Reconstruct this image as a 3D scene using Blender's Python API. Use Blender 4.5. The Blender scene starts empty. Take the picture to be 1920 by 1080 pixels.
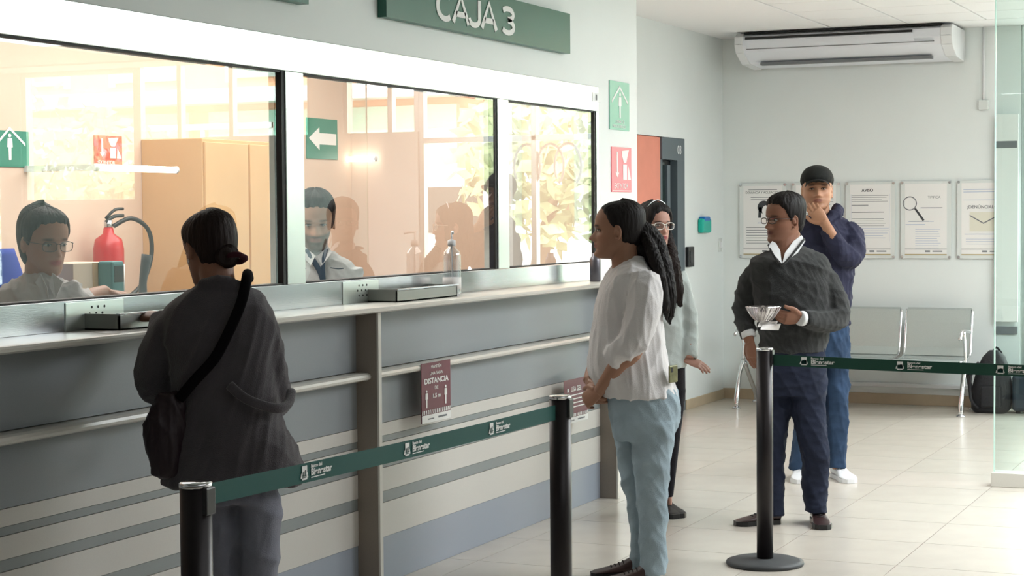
import bpy, bmesh, math, random
import numpy as np
from mathutils import Vector, Matrix, Euler

random.seed(7)
C = bpy.context.scene.collection
PI = math.pi

def lin(c):
    return tuple(((v/255)/12.92 if v/255 <= .04045 else ((v/255+.055)/1.055)**2.4) for v in c)

# ------------------------------------------------------------------ camera
F_PX = 3423.4
YAW, PITCH, ROLL = 0.42192534, 0.04095595, -0.00759251
CAM = Vector((0, 0, 1.6))
FW = Vector((-math.sin(YAW)*math.cos(PITCH), math.cos(YAW)*math.cos(PITCH), -math.sin(PITCH)))
R0 = Vector((math.cos(YAW), math.sin(YAW), 0)); U0 = R0.cross(FW)
RT = R0*math.cos(ROLL)+U0*math.sin(ROLL)
UP = -R0*math.sin(ROLL)+U0*math.cos(ROLL)
cd = bpy.data.cameras.new('camera'); cam = bpy.data.objects.new('camera', cd); C.objects.link(cam)
cam.matrix_world = Matrix(((RT.x, UP.x, -FW.x, 0), (RT.y, UP.y, -FW.y, 0), (RT.z, UP.z, -FW.z, CAM.z), (0, 0, 0, 1)))
cd.sensor_width = 36; cd.lens = F_PX*36/1920; cd.clip_start = .05; cd.clip_end = 300
bpy.context.scene.camera = cam

# ------------------------------------------------------------------ light, sky, exposure
W_ = bpy.data.worlds.new('world'); bpy.context.scene.world = W_; W_.use_nodes = True
bg = W_.node_tree.nodes['Background']; bg.inputs[0].default_value = (.93, .97, 1.0, 1); bg.inputs[1].default_value = 9.5
vs = bpy.context.scene.view_settings
vs.view_transform = 'Standard'; vs.look = 'None'; vs.gamma = 1; vs.exposure = 0.35; vs.use_curve_mapping = False
def lamp(name, kind, loc, energy, color=(1, 1, 1), rot=(0, 0, 0), size=None):
    l = bpy.data.lights.new(name, kind); l.energy = energy; l.color = color
    if size: l.shape = 'RECTANGLE'; l.size, l.size_y = size
    o = bpy.data.objects.new(name, l); C.objects.link(o); o.location = loc; o.rotation_euler = rot
    return o
s = lamp('sun', 'SUN', (0, 0, 20), 9.0, (1, .95, .88), (math.radians(42), 0, math.radians(-14))); s.data.angle = .02
lamp('hall_fill_light', 'AREA', (.6, 10.2, 3.03), 345, (.96, .98, 1), size=(3.2, 4.5))  # added fill under the hall ceiling, no fixture modelled
lamp('hall_fill_light', 'AREA', (.8, 3.5, 3.03), 24, (.96, .98, 1), size=(3, 3))  # weaker added fill over the near end of the hall
lamp('teller_room_lamp', 'AREA', (-4.9, 8.0, 2.88), 84, (1, .95, .92), size=(1.2, 4.4))
bpy.context.scene.cycles.max_bounces = 8
bpy.context.scene.cycles.transparent_max_bounces = 16
bpy.context.scene.cycles.sample_clamp_indirect = 6
bpy.context.scene.cycles.caustics_reflective = False

# ------------------------------------------------------------------ materials
def mat(name, col, rough=.6, metal=0, bump=0, bscale=60, var=0, vscale=6, spec=.5, emit=0, trans=0, stretch=None, attr=None, alpha=1, sheen=0, coat=0):
    m = bpy.data.materials.new(name); m.use_nodes = True
    nt = m.node_tree; b = nt.nodes['Principled BSDF']
    c = tuple(lin(col))+(1,)
    b.inputs['Base Color'].default_value = c
    b.inputs['Roughness'].default_value = rough; b.inputs['Metallic'].default_value = metal
    b.inputs['Specular IOR Level'].default_value = spec
    b.inputs['Transmission Weight'].default_value = trans
    b.inputs['Coat Weight'].default_value = coat
    if sheen: b.inputs['Sheen Weight'].default_value = sheen
    if emit:
        b.inputs['Emission Color'].default_value = c; b.inputs['Emission Strength'].default_value = emit
    tc = nt.nodes.new('ShaderNodeTexCoord'); mp = nt.nodes.new('ShaderNodeMapping')
    nt.links.new(tc.outputs['Object'], mp.inputs[0])
    if stretch: mp.inputs['Scale'].default_value = stretch
    src = None
    if attr:
        a = nt.nodes.new('ShaderNodeAttribute'); a.attribute_name = attr; src = a.outputs['Color']
    if var:
        n = nt.nodes.new('ShaderNodeTexNoise'); n.inputs['Scale'].default_value = vscale; n.inputs['Detail'].default_value = 6
        nt.links.new(mp.outputs[0], n.inputs['Vector'])
        r = nt.nodes.new('ShaderNodeMapRange'); r.inputs[1].default_value = .3; r.inputs[2].default_value = .7
        r.inputs[3].default_value = 1-var; r.inputs[4].default_value = 1+var
        nt.links.new(n.outputs[0], r.inputs[0])
        mx = nt.nodes.new('ShaderNodeVectorMath'); mx.operation = 'SCALE'
        if src: nt.links.new(src, mx.inputs[0])
        else: mx.inputs[0].default_value = c[:3]
        nt.links.new(r.outputs[0], mx.inputs['Scale']); src = mx.outputs[0]
    if src: nt.links.new(src, b.inputs['Base Color'])
    if bump:
        n = nt.nodes.new('ShaderNodeTexNoise'); n.inputs['Scale'].default_value = bscale; n.inputs['Detail'].default_value = 4
        nt.links.new(mp.outputs[0], n.inputs['Vector'])
        bm_ = nt.nodes.new('ShaderNodeBump'); bm_.inputs['Strength'].default_value = bump; bm_.inputs['Distance'].default_value = .01
        nt.links.new(n.outputs[0], bm_.inputs['Height']); nt.links.new(bm_.outputs[0], b.inputs['Normal'])
    return m

def glass_mat(name, tint, strength=1.0, f0=.05):
    m = bpy.data.materials.new(name); m.use_nodes = True; nt = m.node_tree; nt.nodes.clear()
    g = nt.nodes.new('ShaderNodeNewGeometry'); d = nt.nodes.new('ShaderNodeVectorMath'); d.operation = 'DOT_PRODUCT'
    nt.links.new(g.outputs['Normal'], d.inputs[0]); nt.links.new(g.outputs['Incoming'], d.inputs[1])
    def M(op, a, b=None):
        n = nt.nodes.new('ShaderNodeMath'); n.operation = op
        for i, v in enumerate((a, b)):
            if v is None: continue
            if isinstance(v, (int, float)): n.inputs[i].default_value = v
            else: nt.links.new(v, n.inputs[i])
        return n.outputs[0]
    c = M('ABSOLUTE', d.outputs['Value']); p = M('POWER', M('SUBTRACT', 1, c), 5)
    fr = M('MULTIPLY', M('ADD', M('MULTIPLY', p, 1-f0), f0), strength)
    t = nt.nodes.new('ShaderNodeBsdfTransparent'); t.inputs[0].default_value = tint+(1,)
    gl = nt.nodes.new('ShaderNodeBsdfGlossy'); gl.inputs['Roughness'].default_value = .0; gl.inputs[0].default_value = (1, 1, 1, 1)
    mx = nt.nodes.new('ShaderNodeMixShader'); nt.links.new(fr, mx.inputs[0]); nt.links.new(t.outputs[0], mx.inputs[1]); nt.links.new(gl.outputs[0], mx.inputs[2])
    o = nt.nodes.new('ShaderNodeOutputMaterial'); nt.links.new(mx.outputs[0], o.inputs[0])
    return m

M = {}
M['wall'] = mat('white_paint', (231, 236, 235), .55, bump=.04, bscale=120, var=.015, vscale=2)
M['ceil'] = mat('ceiling_paint', (242, 242, 242), .8, bump=.05, bscale=200)
M['ceil_tile'] = mat('ceiling_tile_board', (242, 242, 242), .85, bump=.15, bscale=300, var=.02, vscale=150)
M['grid'] = mat('ceiling_grid_metal', (190, 192, 190), .5)
M['tile'] = mat('cream_floor_tile', (202, 194, 183), .22, bump=.01, bscale=30, var=.035, vscale=5)
M['grout'] = mat('grout', (112, 102, 92), .8)
M['base'] = mat('baseboard_tile', (190, 172, 146), .35, var=.06, vscale=7)
M['peach'] = mat('peach_paint', (224, 198, 178), .7, bump=.03, bscale=100)
M['tan'] = mat('tan_door_laminate', (214, 176, 130), .55, var=.04, vscale=3)
M['alu'] = mat('brushed_aluminium', (232, 240, 236), .28, metal=.9, bump=.02, bscale=300)
M['steel'] = mat('stainless_steel', (200, 204, 208), .24, metal=1, bump=.03, bscale=400, stretch=(1, .05, 1))
M['traysteel'] = mat('dull_steel', (150, 152, 148), .38, metal=.8)
M['chrome'] = mat('chrome', (225, 226, 228), .12, metal=1)
M['gasket'] = mat('black_gasket', (18, 20, 20), .6)
M['glass'] = glass_mat('teller_glass', (.86, .89, .87), 2.3, .05)
M['fglass'] = glass_mat('facade_glass', (.96, .98, .97), 1, .04)
M['green_glass'] = glass_mat('green_tinted_glass', (.80, .93, .90), 1.2, .05)
M['glass_edge'] = mat('polished_glass_edge', (205, 240, 228), .1, spec=.8)
M['grey_panel'] = mat('grey_laminate', (140, 146, 150), .42, bump=.05, bscale=500, var=.05, vscale=400)
M['blue_panel'] = mat('blue_grey_laminate', (150, 158, 170), .4, bump=.05, bscale=500, var=.05, vscale=400)
M['strip_grey'] = mat('grey_strip_laminate', (138, 144, 144), .42, var=.05, vscale=400)
M['strip_white'] = mat('white_strip_laminate', (205, 202, 196), .42, var=.03, vscale=400)
M['solid'] = mat('cream_solid_surface', (206, 204, 196), .3, var=.02, vscale=300)
M['fin'] = mat('warm_grey_laminate', (140, 130, 120), .45, var=.05, vscale=300)
M['coral'] = mat('coral_panel', (226, 142, 120), .55, var=.03, vscale=8)
M['dframe'] = mat('dark_grey_door_metal', (86, 98, 106), .4)
M['dglass'] = mat('dark_door_glass', (38, 52, 50), .12)
M['black'] = mat('black_plastic', (22, 22, 24), .4)
M['darkrub'] = mat('dark_grey_rubber', (62, 64, 66), .6, bump=.05, bscale=200)
M['post'] = mat('black_lacquered_post', (30, 24, 26), .38, metal=.2)
M['belt'] = mat('green_woven_belt', (14, 82, 76), .75, bump=.15, bscale=900, var=.06, vscale=500)
M['belt2'] = mat('dark_green_belt', (12, 66, 52), .75, bump=.15, bscale=900, var=.06, vscale=500)
M['white'] = mat('white_print', (240, 240, 238), .6)
M['offwhite'] = mat('white_plastic', (230, 232, 234), .4)
M['silverp'] = mat('silver_plastic', (238, 241, 248), .4)
M['sign'] = mat('dark_green_sign', (30, 92, 76), .35)
M['signgreen'] = mat('green_sign_board', (30, 128, 104), .4)
M['signgreen2'] = mat('pale_green_sign_board', (128, 190, 168), .35)
M['signred'] = mat('red_sign_board', (196, 40, 52), .4)
M['signpink'] = mat('pale_red_sign_board', (238, 120, 134), .35)
M['maroon'] = mat('maroon_print', (104, 34, 52), .4)
M['paper'] = mat('paper', (238, 236, 234), .6)
M['acrylic'] = mat('poster_backing', (222, 226, 224), .18)
M['ink'] = mat('grey_ink', (120, 122, 126), .7)
M['inkd'] = mat('dark_ink', (60, 62, 66), .7)
M['inkb'] = mat('pale_blue_ink', (186, 194, 214), .7)
M['gold'] = mat('gold_line', (178, 160, 112), .6)
M['teal'] = mat('teal_plastic', (0, 178, 160), .4)
M['blue'] = mat('blue_plastic', (20, 110, 190), .4)
M['perf'] = mat('perforated_steel', (184, 192, 190), .35, metal=.55, var=.12, vscale=500)

# ------------------------------------------------------------------ builders
WORLD = {}
def tag(o, label=None, cat=None, group=None, kind=None):
    if label: o['label'] = label
    if cat: o['category'] = cat
    if group: o['group'] = group
    if kind: o['kind'] = kind
    return o
def empty(name, loc, label=None, cat=None, group=None):
    o = bpy.data.objects.new(name, None); C.objects.link(o); o.location = loc; o.empty_display_size = .1
    WORLD[o.name] = Vector(loc); return tag(o, label, cat, group)
def link(name, me, m, parent=None, smooth=False, origin=None):
    """me holds world coordinates; its origin is moved to the bottom centre"""
    n = len(me.vertices); co = np.empty(n*3); me.vertices.foreach_get('co', co); co = co.reshape(-1, 3)
    if origin is None:
        lo, hi = co.min(0), co.max(0); origin = Vector(((lo[0]+hi[0])/2, (lo[1]+hi[1])/2, lo[2]))
    co -= np.array(origin); me.vertices.foreach_set('co', co.ravel()); me.update()
    if m is not None:
        me.materials.clear(); me.materials.append(m)
    if smooth: me.polygons.foreach_set('use_smooth', [True]*len(me.polygons))
    o = bpy.data.objects.new(name, me); C.objects.link(o)
    pw = Vector((0, 0, 0))
    if parent is not None: o.parent = parent; pw = WORLD[parent.name]
    o.location = Vector(origin)-pw; WORLD[o.name] = Vector(origin)
    return o
def to_mesh(bm, name='m'):
    bmesh.ops.recalc_face_normals(bm, faces=bm.faces)
    me = bpy.data.meshes.new(name); bm.to_mesh(me); bm.free(); return me
def add_box(bm, lo, hi, bevel=0, seg=1):
    x0, y0, z0 = lo; x1, y1, z1 = hi
    vs_ = [bm.verts.new(p) for p in ((x0, y0, z0), (x1, y0, z0), (x1, y1, z0), (x0, y1, z0), (x0, y0, z1), (x1, y0, z1), (x1, y1, z1), (x0, y1, z1))]
    fs = [bm.faces.new([vs_[i] for i in f]) for f in ((0, 3, 2, 1), (4, 5, 6, 7), (0, 1, 5, 4), (1, 2, 6, 5), (2, 3, 7, 6), (3, 0, 4, 7))]
    if bevel:
        es = {e for f in fs for e in f.edges}
        bmesh.ops.bevel(bm, geom=list(es), offset=bevel, segments=seg, affect='EDGES', profile=.5)
def box(name, lo, hi, m, parent=None, bevel=0, seg=2, smooth=False):
    lo, hi = [min(a, b) for a, b in zip(lo, hi)], [max(a, b) for a, b in zip(lo, hi)]
    bm = bmesh.new(); add_box(bm, lo, hi, bevel, seg); return link(name, to_mesh(bm), m, parent, smooth)
def catmull(pts, sub):
    pts = np.array(pts, float); n = len(pts)
    if sub <= 1 or n < 3: return pts
    out = []
    for i in range(n-1):
        p0 = pts[max(i-1, 0)]; p1 = pts[i]; p2 = pts[i+1]; p3 = pts[min(i+2, n-1)]
        for k in range(sub):
            t = k/sub
            out.append(.5*((2*p1)+(-p0+p2)*t+(2*p0-5*p1+4*p2-p3)*t*t+(-p0+3*p1-3*p2+p3)*t**3))
    out.append(pts[-1]); return np.array(out)
def add_rings(bm, rings, caps=True, close=False):
    vr = [[bm.verts.new(p) for p in r] for r in rings]
    n = len(vr[0])
    seq = list(zip(vr, vr[1:]+([vr[0]] if close else [])))
    if not close: seq = list(zip(vr[:-1], vr[1:]))
    for a, b in seq:
        for i in range(n):
            bm.faces.new((a[i], a[(i+1) % n], b[(i+1) % n], b[i]))
    if caps and not close:
        for r, p in ((vr[0], rings[0]), (vr[-1], rings[-1])):
            c = bm.verts.new(np.mean(np.array([tuple(v) for v in p]), 0))
            for i in range(n): bm.faces.new((r[i], r[(i+1) % n], c))
def add_tube(bm, pts, rad, n=12, sub=3, flat=None, close=False, caps=True):
    """round tube along pts with per-point radius; flat=(vector, factor) squashes the section along that vector"""
    P = np.array([tuple(p) for p in pts], float)
    rr = np.array([rad]*len(P) if np.isscalar(rad) else rad, float)
    Q = catmull(np.hstack([P, rr[:, None]]), sub)
    P, rr = Q[:, :3], Q[:, 3]
    rings = []; up = None
    for i in range(len(P)):
        t = P[min(i+1, len(P)-1)]-P[max(i-1, 0)]; t = t/(np.linalg.norm(t)+1e-9)
        if up is None:
            up = np.array([0, 0, 1.]) if abs(t[2]) < .9 else np.array([0, 1., 0])
        a = np.cross(t, up); a /= np.linalg.norm(a)+1e-9; b = np.cross(a, t); up = b
        ring = []
        for k in range(n):
            th = 2*PI*k/n; v = (a*math.cos(th)+b*math.sin(th))*max(rr[i], 1e-4)
            if flat is not None:
                fv = np.array(flat[0], float); fv /= np.linalg.norm(fv); v = v-fv*(v@fv)*(1-flat[1])
            ring.append(P[i]+v)
        rings.append(ring)
    add_rings(bm, rings, caps, close)
def tube(name, pts, rad, m, parent=None, n=10, sub=3, **k):
    bm = bmesh.new(); add_tube(bm, pts, rad, n, sub, **k); return link(name, to_mesh(bm), m, parent, True)
def add_lathe(bm, prof, c, n=32):
    rings = [[(c[0]+r*math.cos(2*PI*k/n), c[1]+r*math.sin(2*PI*k/n), c[2]+z) for k in range(n)] for r, z in prof]
    add_rings(bm, rings)
def lathe(name, prof, c, m, parent=None, n=32, smooth=True):
    bm = bmesh.new(); add_lathe(bm, prof, c, n); o = link(name, to_mesh(bm), m, parent, smooth)
    return o
def add_poly(bm, pts, d):
    """prism: polygon pts extruded by vector d"""
    a = [bm.verts.new(p) for p in pts]; b = [bm.verts.new(Vector(p)+Vector(d)) for p in pts]
    bm.faces.new(a); bm.faces.new(b[::-1]); n = len(a)
    for i in range(n): bm.faces.new((a[i], a[(i+1) % n], b[(i+1) % n], b[i]))
def poly(name, pts, d, m, parent=None):
    bm = bmesh.new(); add_poly(bm, pts, d); return link(name, to_mesh(bm), m, parent)
def text(name, s, size, m, parent, origin, xdir, ydir, depth=.0008, align='LEFT', bold=0, sx=1):
    cu = bpy.data.curves.new('t', 'FONT'); cu.body = s; cu.size = size; cu.extrude = depth; cu.align_x = align; cu.offset = bold
    to = bpy.data.objects.new('t', cu); C.objects.link(to)
    dg = bpy.context.evaluated_depsgraph_get(); me = bpy.data.meshes.new_from_object(to.evaluated_get(dg))
    bpy.data.objects.remove(to); bpy.data.curves.remove(cu)
    xd = Vector(xdir).normalized(); yd = Vector(ydir).normalized(); zd = xd.cross(yd)
    T = Matrix(((xd.x*sx, yd.x, zd.x, origin[0]), (xd.y*sx, yd.y, zd.y, origin[1]), (xd.z*sx, yd.z, zd.z, origin[2]), (0, 0, 0, 1)))
    me.transform(T); return link(name, me, m, parent)
def dup(o, off, parent=None):
    c = o.copy(); C.objects.link(c); c.parent = parent
    pw = WORLD[parent.name] if parent is not None else Vector((0, 0, 0))
    w = WORLD[o.name]+Vector(off); WORLD[c.name] = w; c.location = w-pw
    for ch in list(o.children): dup(ch, off, c)
    return c
class Plane:
    """flat drawing surface: o + u*x + v*y, facing n"""
    def __init__(s, o, u, v, parent): s.o = Vector(o); s.u = Vector(u).normalized(); s.v = Vector(v).normalized(); s.n = s.u.cross(s.v); s.parent = parent
    def p(s, x, y, h=0): return s.o+s.u*x+s.v*y+s.n*h
    def rect(s, name, x0, y0, x1, y1, m, h=.0005, t=.0012):
        return poly(name, [s.p(x0, y0, h), s.p(x1, y0, h), s.p(x1, y1, h), s.p(x0, y1, h)], s.n*t, m, s.parent)
    def poly(s, name, pts, m, h=.0005, t=.0012): return poly(name, [s.p(x, y, h) for x, y in pts], s.n*t, m, s.parent)
    def text(s, name, str_, x, y, size, m, h=.001, align='LEFT', bold=0, sx=1, depth=.0006):
        return text(name, str_, size, m, s.parent, s.p(x, y, h), s.u, s.v, depth, align, bold, sx)
    def lines(s, name, rects, m, h=.0005, t=.0008):
        bm = bmesh.new()
        for x0, y0, x1, y1 in rects: add_poly(bm, [s.p(x0, y0, h), s.p(x1, y0, h), s.p(x1, y1, h), s.p(x0, y1, h)], s.n*t)
        o = link(name, to_mesh(bm), m, s.parent)
        if len(rects) > 1: o['kind'] = 'stuff'
        return o
def disc_pts(cx, cy, rx, ry, n=18, a0=0, a1=2*PI):
    return [(cx+rx*math.cos(a0+(a1-a0)*k/n), cy+ry*math.sin(a0+(a1-a0)*k/n)) for k in range(n if a1-a0 > 6.2 else n+1)]
def struct(o): o['kind'] = 'structure'; return o

ZC = 3.07          # ceiling height
XA, XL, YB, XR = -3.85, -4.75, 15.0, 5.6
# ================================================================== THE ROOM
fl = struct(box('floor', (-6.1, -2.5, -.12), (XR+.1, YB+.15, -.0012), M['grout']))
tile0 = None
for i in range(-4, 6):
    for j in range(0, 22):
        x0 = -1.775+.6*i-.6; y0 = 3.36+.6*j-.6
        if y0 > 14.9 or x0 < -4.8: continue
        if x0 > 1.4 and y0 < 8 : continue
        if y0+.6 < 5.0 and x0 > -1: continue
        if tile0 is None:
            tile0 = box('floor_tile', (x0+.0018, y0+.0018, -.02), (x0+.5982, y0+.5982, 0), M['tile'], fl); ref = (x0, y0)
        else: dup(tile0, (x0-ref[0], y0-ref[1], 0), fl)
# ceiling: plain border plus a grid of boards
cl = struct(box('ceiling', (-6.1, -2.5, ZC+.012), (XR+.1, YB+.15, ZC+.12), M['grid']))
box('gypsum_border', (XL-.02, 2, ZC-.004), (-3.68, YB, ZC+.011), M['ceil'], cl)
box('gypsum_border', (-3.68, 14.45, ZC-.004), (XR, YB, ZC+.011), M['ceil'], cl)
t0 = None
for i in range(0, 7):
    for j in range(0, 9):
        x0 = -3.67+.61*i; y0 = 14.44-.61*(j+1)
        if t0 is None: t0 = box('ceiling_tile', (x0+.008, y0+.008, ZC-.004), (x0+.602, y0+.602, ZC+.010), M['ceil_tile'], cl, bevel=.002, seg=1); r0 = (x0, y0)
        else: dup(t0, (x0-r0[0], y0-r0[1], 0), cl)
# left wall around the teller windows (plane x = XA)
wl = empty('wall_left', (XA, 6, 0)); struct(wl)
box('wall_part', (XA-.15, 2.6, 2.32), (XA, 10.445, ZC), M['wall'], wl)
box('wall_part', (XA-.15, 9.8, 0), (XA, 10.445, 2.32), M['wall'], wl)
box('wall_part', (XA-.15, -2.4, 0), (XA, 2.6, ZC), M['wall'], wl)
box('wall_part', (XA-.15, 2.6, 0), (XA-.04, 9.8, 1.2), M['wall'], wl)
# recessed wall with the door (plane x = XL)
wr = empty('wall_left_recess', (XL, 13, 0)); struct(wr)
box('wall_part', (XL-.15, 10.6, 2.185), (XL, YB, ZC), M['wall'], wr)
box('wall_part', (XL-.15, 13.985, 0), (XL, YB, 2.185), M['wall'], wr)
box('wall_part', (XL-.15, 10.6, 0), (XL, 12.5, 2.185), M['wall'], wr)
wb = empty('wall_back', (-1, YB, 0)); struct(wb)
box('wall_part', (XL-.15, YB, 0), (-2.27, YB+.2, ZC), M['wall'], wb)
box('wall_part', (.1, YB, 0), (3.12, YB+.2, 2.36), M['wall'], wb)
box('wall_part', (.9, YB, 2.36), (1.25, YB+.2, ZC), M['wall'], wb)
box('wall_part', (3.12, YB, 0), (4.55, YB+.2, 1.72), M['wall'], wb)
box('wall_part', (4.55, YB, 0), (4.8, YB+.2, ZC), M['wall'], wb)
box('wall_part', (4.8, YB, 0), (XR, YB+.2, .9), M['wall'], wb)
box('wall_part', (5.4, YB, .9), (XR, YB+.2, ZC), M['wall'], wb)
struct(box('wall_right', (XR, -2.5, 0), (XR+.15, YB+.2, ZC), M['wall']))
struct(box('wall_front', (-6.1, -2.6, 0), (XR+.1, -2.4, ZC), M['wall']))
# baseboards
struct(box('baseboard_back', (XL, YB-.012, 0), (-2.27, YB, .088), M['base'], bevel=.002))
struct(box('baseboard_left', (XL, 13.985, 0), (XL+.012, YB-.012, .08), M['base'], bevel=.002))
struct(box('trim_1', (-3.72, YB-.055, .145), (-2.3, YB, .178), M['offwhite'], bevel=.006))
# street facade glazing
fac = empty('window_4', (-1.1, YB+.08, 0)); struct(fac)
def frame_bar(x0, x1, z0, z1, par): box('window_frame', (x0, YB+.03, z0), (x1, YB+.11, z1), M['alu'], par, bevel=.004)
for x in (-2.27, -1.12, .05): frame_bar(x, x+.05, 0, ZC, fac)
for z in (0, 2.25, ZC-.05): frame_bar(-2.22, .05, z, z+.05, fac)
box('pane', (-2.22, YB+.065, .05), (-1.12, YB+.073, ZC-.05), M['fglass'], fac)
box('pane', (-1.07, YB+.065, .05), (.05, YB+.073, ZC-.05), M['fglass'], fac)
for k, cx in enumerate((-1.42, -1.25, -1.02)):
    bm = bmesh.new(); P = [(cx+.13*math.cos(a), YB+.055, 2.02+.2*math.sin(a)) for a in np.linspace(-.6, PI+.9, 16)]
    add_tube(bm, P, .012, 6, 1); link('decal_ring', to_mesh(bm), M['white'], fac)
f2 = empty('window_5', (1.5, YB+.08, 2.2)); struct(f2)
for x in (.1, .38, .86, 1.25, 2.0, 2.6, 3.08): frame_bar(x, x+.05, 2.36, ZC, f2)
for x0, x1 in ((.15, .86), (1.3, 3.08)): box('pane', (x0, YB+.065, 2.36), (x1, YB+.073, ZC), M['fglass'], f2)
f3 = empty('window_6', (3.8, YB+.08, 0)); struct(f3)
for x in (3.12, 4.5, 4.8, 5.35): frame_bar(x, x+.05, 1.72 if x < 4.6 else .9, ZC, f3)
for z in (1.72, ZC-.05): frame_bar(3.17, 4.5, z, z+.05, f3)
box('pane', (4.85, YB+.065, .95), (5.35, YB+.073, ZC-.05), M['fglass'], f3)
box('pane', (3.17, YB+.065, 1.77), (4.5, YB+.073, ZC-.05), M['fglass'], f3)

# ---- teller room behind the windows
XT = -6.0
wt = struct(box('wall_teller_room', (XT-.1, 2.6, 0), (XT, 10.85, ZC), M['peach']))
struct(box('wall_teller_room_end', (XT, 10.75, 0), (XA-.15, 10.85, ZC), M['peach']))
struct(box('wall_teller_room_near', (XT, 2.5, 0), (XA-.15, 2.6, ZC), M['peach']))
struct(box('ceiling_teller_room', (XT, 2.6, 2.9), (XA-.15, 10.75, 2.95), M['ceil']))
cab = empty('filing_cabinet', (-5.75, 8.6, 0), 'tall tan cabinet against the peach back wall of the teller room', 'cabinet')
box('body', (XT+.001, 8.38, 0), (-5.6, 9.28, 2.02), M['tan'], cab, bevel=.004)
for y in (8.39, 8.84): 
    d = box('door', (-5.6, y, .06), (-5.585, y+.43, 2.0), M['tan'], cab, bevel=.003)
    box('handle', (-5.585, y+(.38 if y < 8.6 else .03), 1.0), (-5.57, y+(.40 if y < 8.6 else .05), 1.14), M['chrome'], d)

# ---- teller windows
gy = [(3.6, 6.335), (6.50, 8.385), (8.545, 9.745)]
struct(box('trim_2', (XA-.09, 2.6, 2.18), (XA+.004, 9.80, 2.32), M['alu'], bevel=.003))        # head band
sill = struct(box('trim_3', (XA-.09, 2.6, 1.216), (XA+.004, 9.80, 1.318), M['steel'], bevel=.002))
struct(box('trim_4', (XA-.08, 6.36, 1.318), (XA+.003, 6.50, 2.18), M['alu'], bevel=.003))
struct(box('trim_5', (XA-.08, 8.41, 1.318), (XA+.003, 8.545, 2.18), M['alu'], bevel=.003))
struct(box('trim_6', (XA-.08, 9.77, 1.318), (XA+.003, 9.80, 2.18), M['alu'], bevel=.003))
for k, (a, b) in enumerate(gy):
    w = empty('window_%d' % (k+1), (XA-.04, (a+b)/2, 1.318)); struct(w)
    ang = (-.002, -.008, -.008)[k]
    y0, y1 = a, b; dx = (y1-y0)*ang
    bm = bmesh.new(); xg = XA-.022
    add_poly(bm, [(xg, y0, 1.318), (xg-dx*0+0, y0, 2.18), (xg+dx*-1, y1, 2.18), (xg-dx, y1, 1.318)], (-.001, 0, 0))
    me = bpy.data.meshes.new('p'); v = [(xg, y0, 1.318), (xg-dx, y1, 1.318), (xg-dx, y1, 2.18), (xg, y0, 2.18)]
    bm.free(); me.from_pydata(v, [], [(0, 1, 2, 3)]); link('pane', me, M['glass'], w)
    box('gasket', (XA-.038, b, 1.318), (XA-.003, b+(.024, .022, .014)[k], 2.18), M['gasket'], w)
    box('gasket', (XA-.06, a, 2.172), (XA-.006, b, 2.18), M['gasket'], w)
    box('gasket', (XA-.06, a, 1.318), (XA-.006, b, 1.324), M['gasket'], w)
# talk-through plates with holes, on the sill band
for yy, lab in ((6.80, 'brushed talk-through plate with small holes left of the far coin tray'), (4.93, 'brushed talk-through plate with small holes beside the near coin tray at the left window')):
    p = empty('talk_plate', (XA+.006, yy, 1.22), lab, 'plate')
    box('plate', (XA+.004, yy, 1.217), (XA+.008, yy+.32, 1.312), M['alu'], p, bevel=.001)
    bm = bmesh.new()
    for r in range(3):
        for c_ in range(3):
            y = yy+.14+.035*c_-.012*(r % 2); z = 1.292-.022*r
            add_poly(bm, [(XA+.008, y+.005*math.cos(t), z+.005*math.sin(t)) for t in np.linspace(0, 2*PI, 9)[:-1]], (.0006, 0, 0))
    link('hole', to_mesh(bm), M['gasket'], p)['kind'] = 'stuff'

# ---- the counter
ct = empty('bank_counter', (-3.75, 6.9, 0), 'long grey striped bank counter with a cream ledge below the teller windows', 'counter')
bays = [(2.9, 6.705), (6.73, 9.495)]
XP = -3.73
bm = bmesh.new()
prof = [(XA-.09, 1.19), (-3.61, 1.19), (-3.592, 1.197), (-3.588, 1.207), (-3.594, 1.214), (-3.605, 1.2165), (XA-.09, 1.2165)]
add_rings(bm, [[(x, y, z) for x, z in prof] for y in (2.9, 9.66)])
link('ledge', to_mesh(bm), M['solid'], ct)
rows = [(0, .204, 'blue_panel', 0), (.204, .354, 'strip_white', .003), (.354, .403, 'strip_grey', 0), (.403, .505, 'strip_white', .003), (.505, .542, 'strip_grey', 0),
        (.542, .616, 'strip_white', .003), (.616, .644, 'strip_grey', 0), (.644, .70, 'strip_white', .003), (.70, .905, 'grey_panel', .001), (.94, 1.19, 'grey_panel', .001)]
for a, b in bays:
    for z0, z1, m, d in rows:
        box('panel' if z1-z0 > .18 else 'panel_strip', (XP-.02, a, z0+.001), (XP+d, b, z1-.001), M[m], ct)
    bm = bmesh.new()
    prof = [(XP-.02, .905), (-3.675, .905), (-3.662, .911), (-3.658, .921), (-3.662, .931), (-3.675, .937), (XP-.02, .937)]
    add_rings(bm, [[(x, y, z) for x, z in prof] for y in (a, b)]); link('rail', to_mesh(bm), M['solid'], ct)
for y in (6.705, 9.495):
    f = box('fin', (-3.86, y, 0), (-3.632, y+.024, 1.19), M['fin'], ct)
    box('edge_band', (-3.632, y-.001, 0), (-3.622, y+.026, 1.19), M['solid'], f, bevel=.002)
box('back', (-3.86, 2.9, 0), (XP-.02, 9.5, 1.19), M['grey_panel'], ct)

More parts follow.
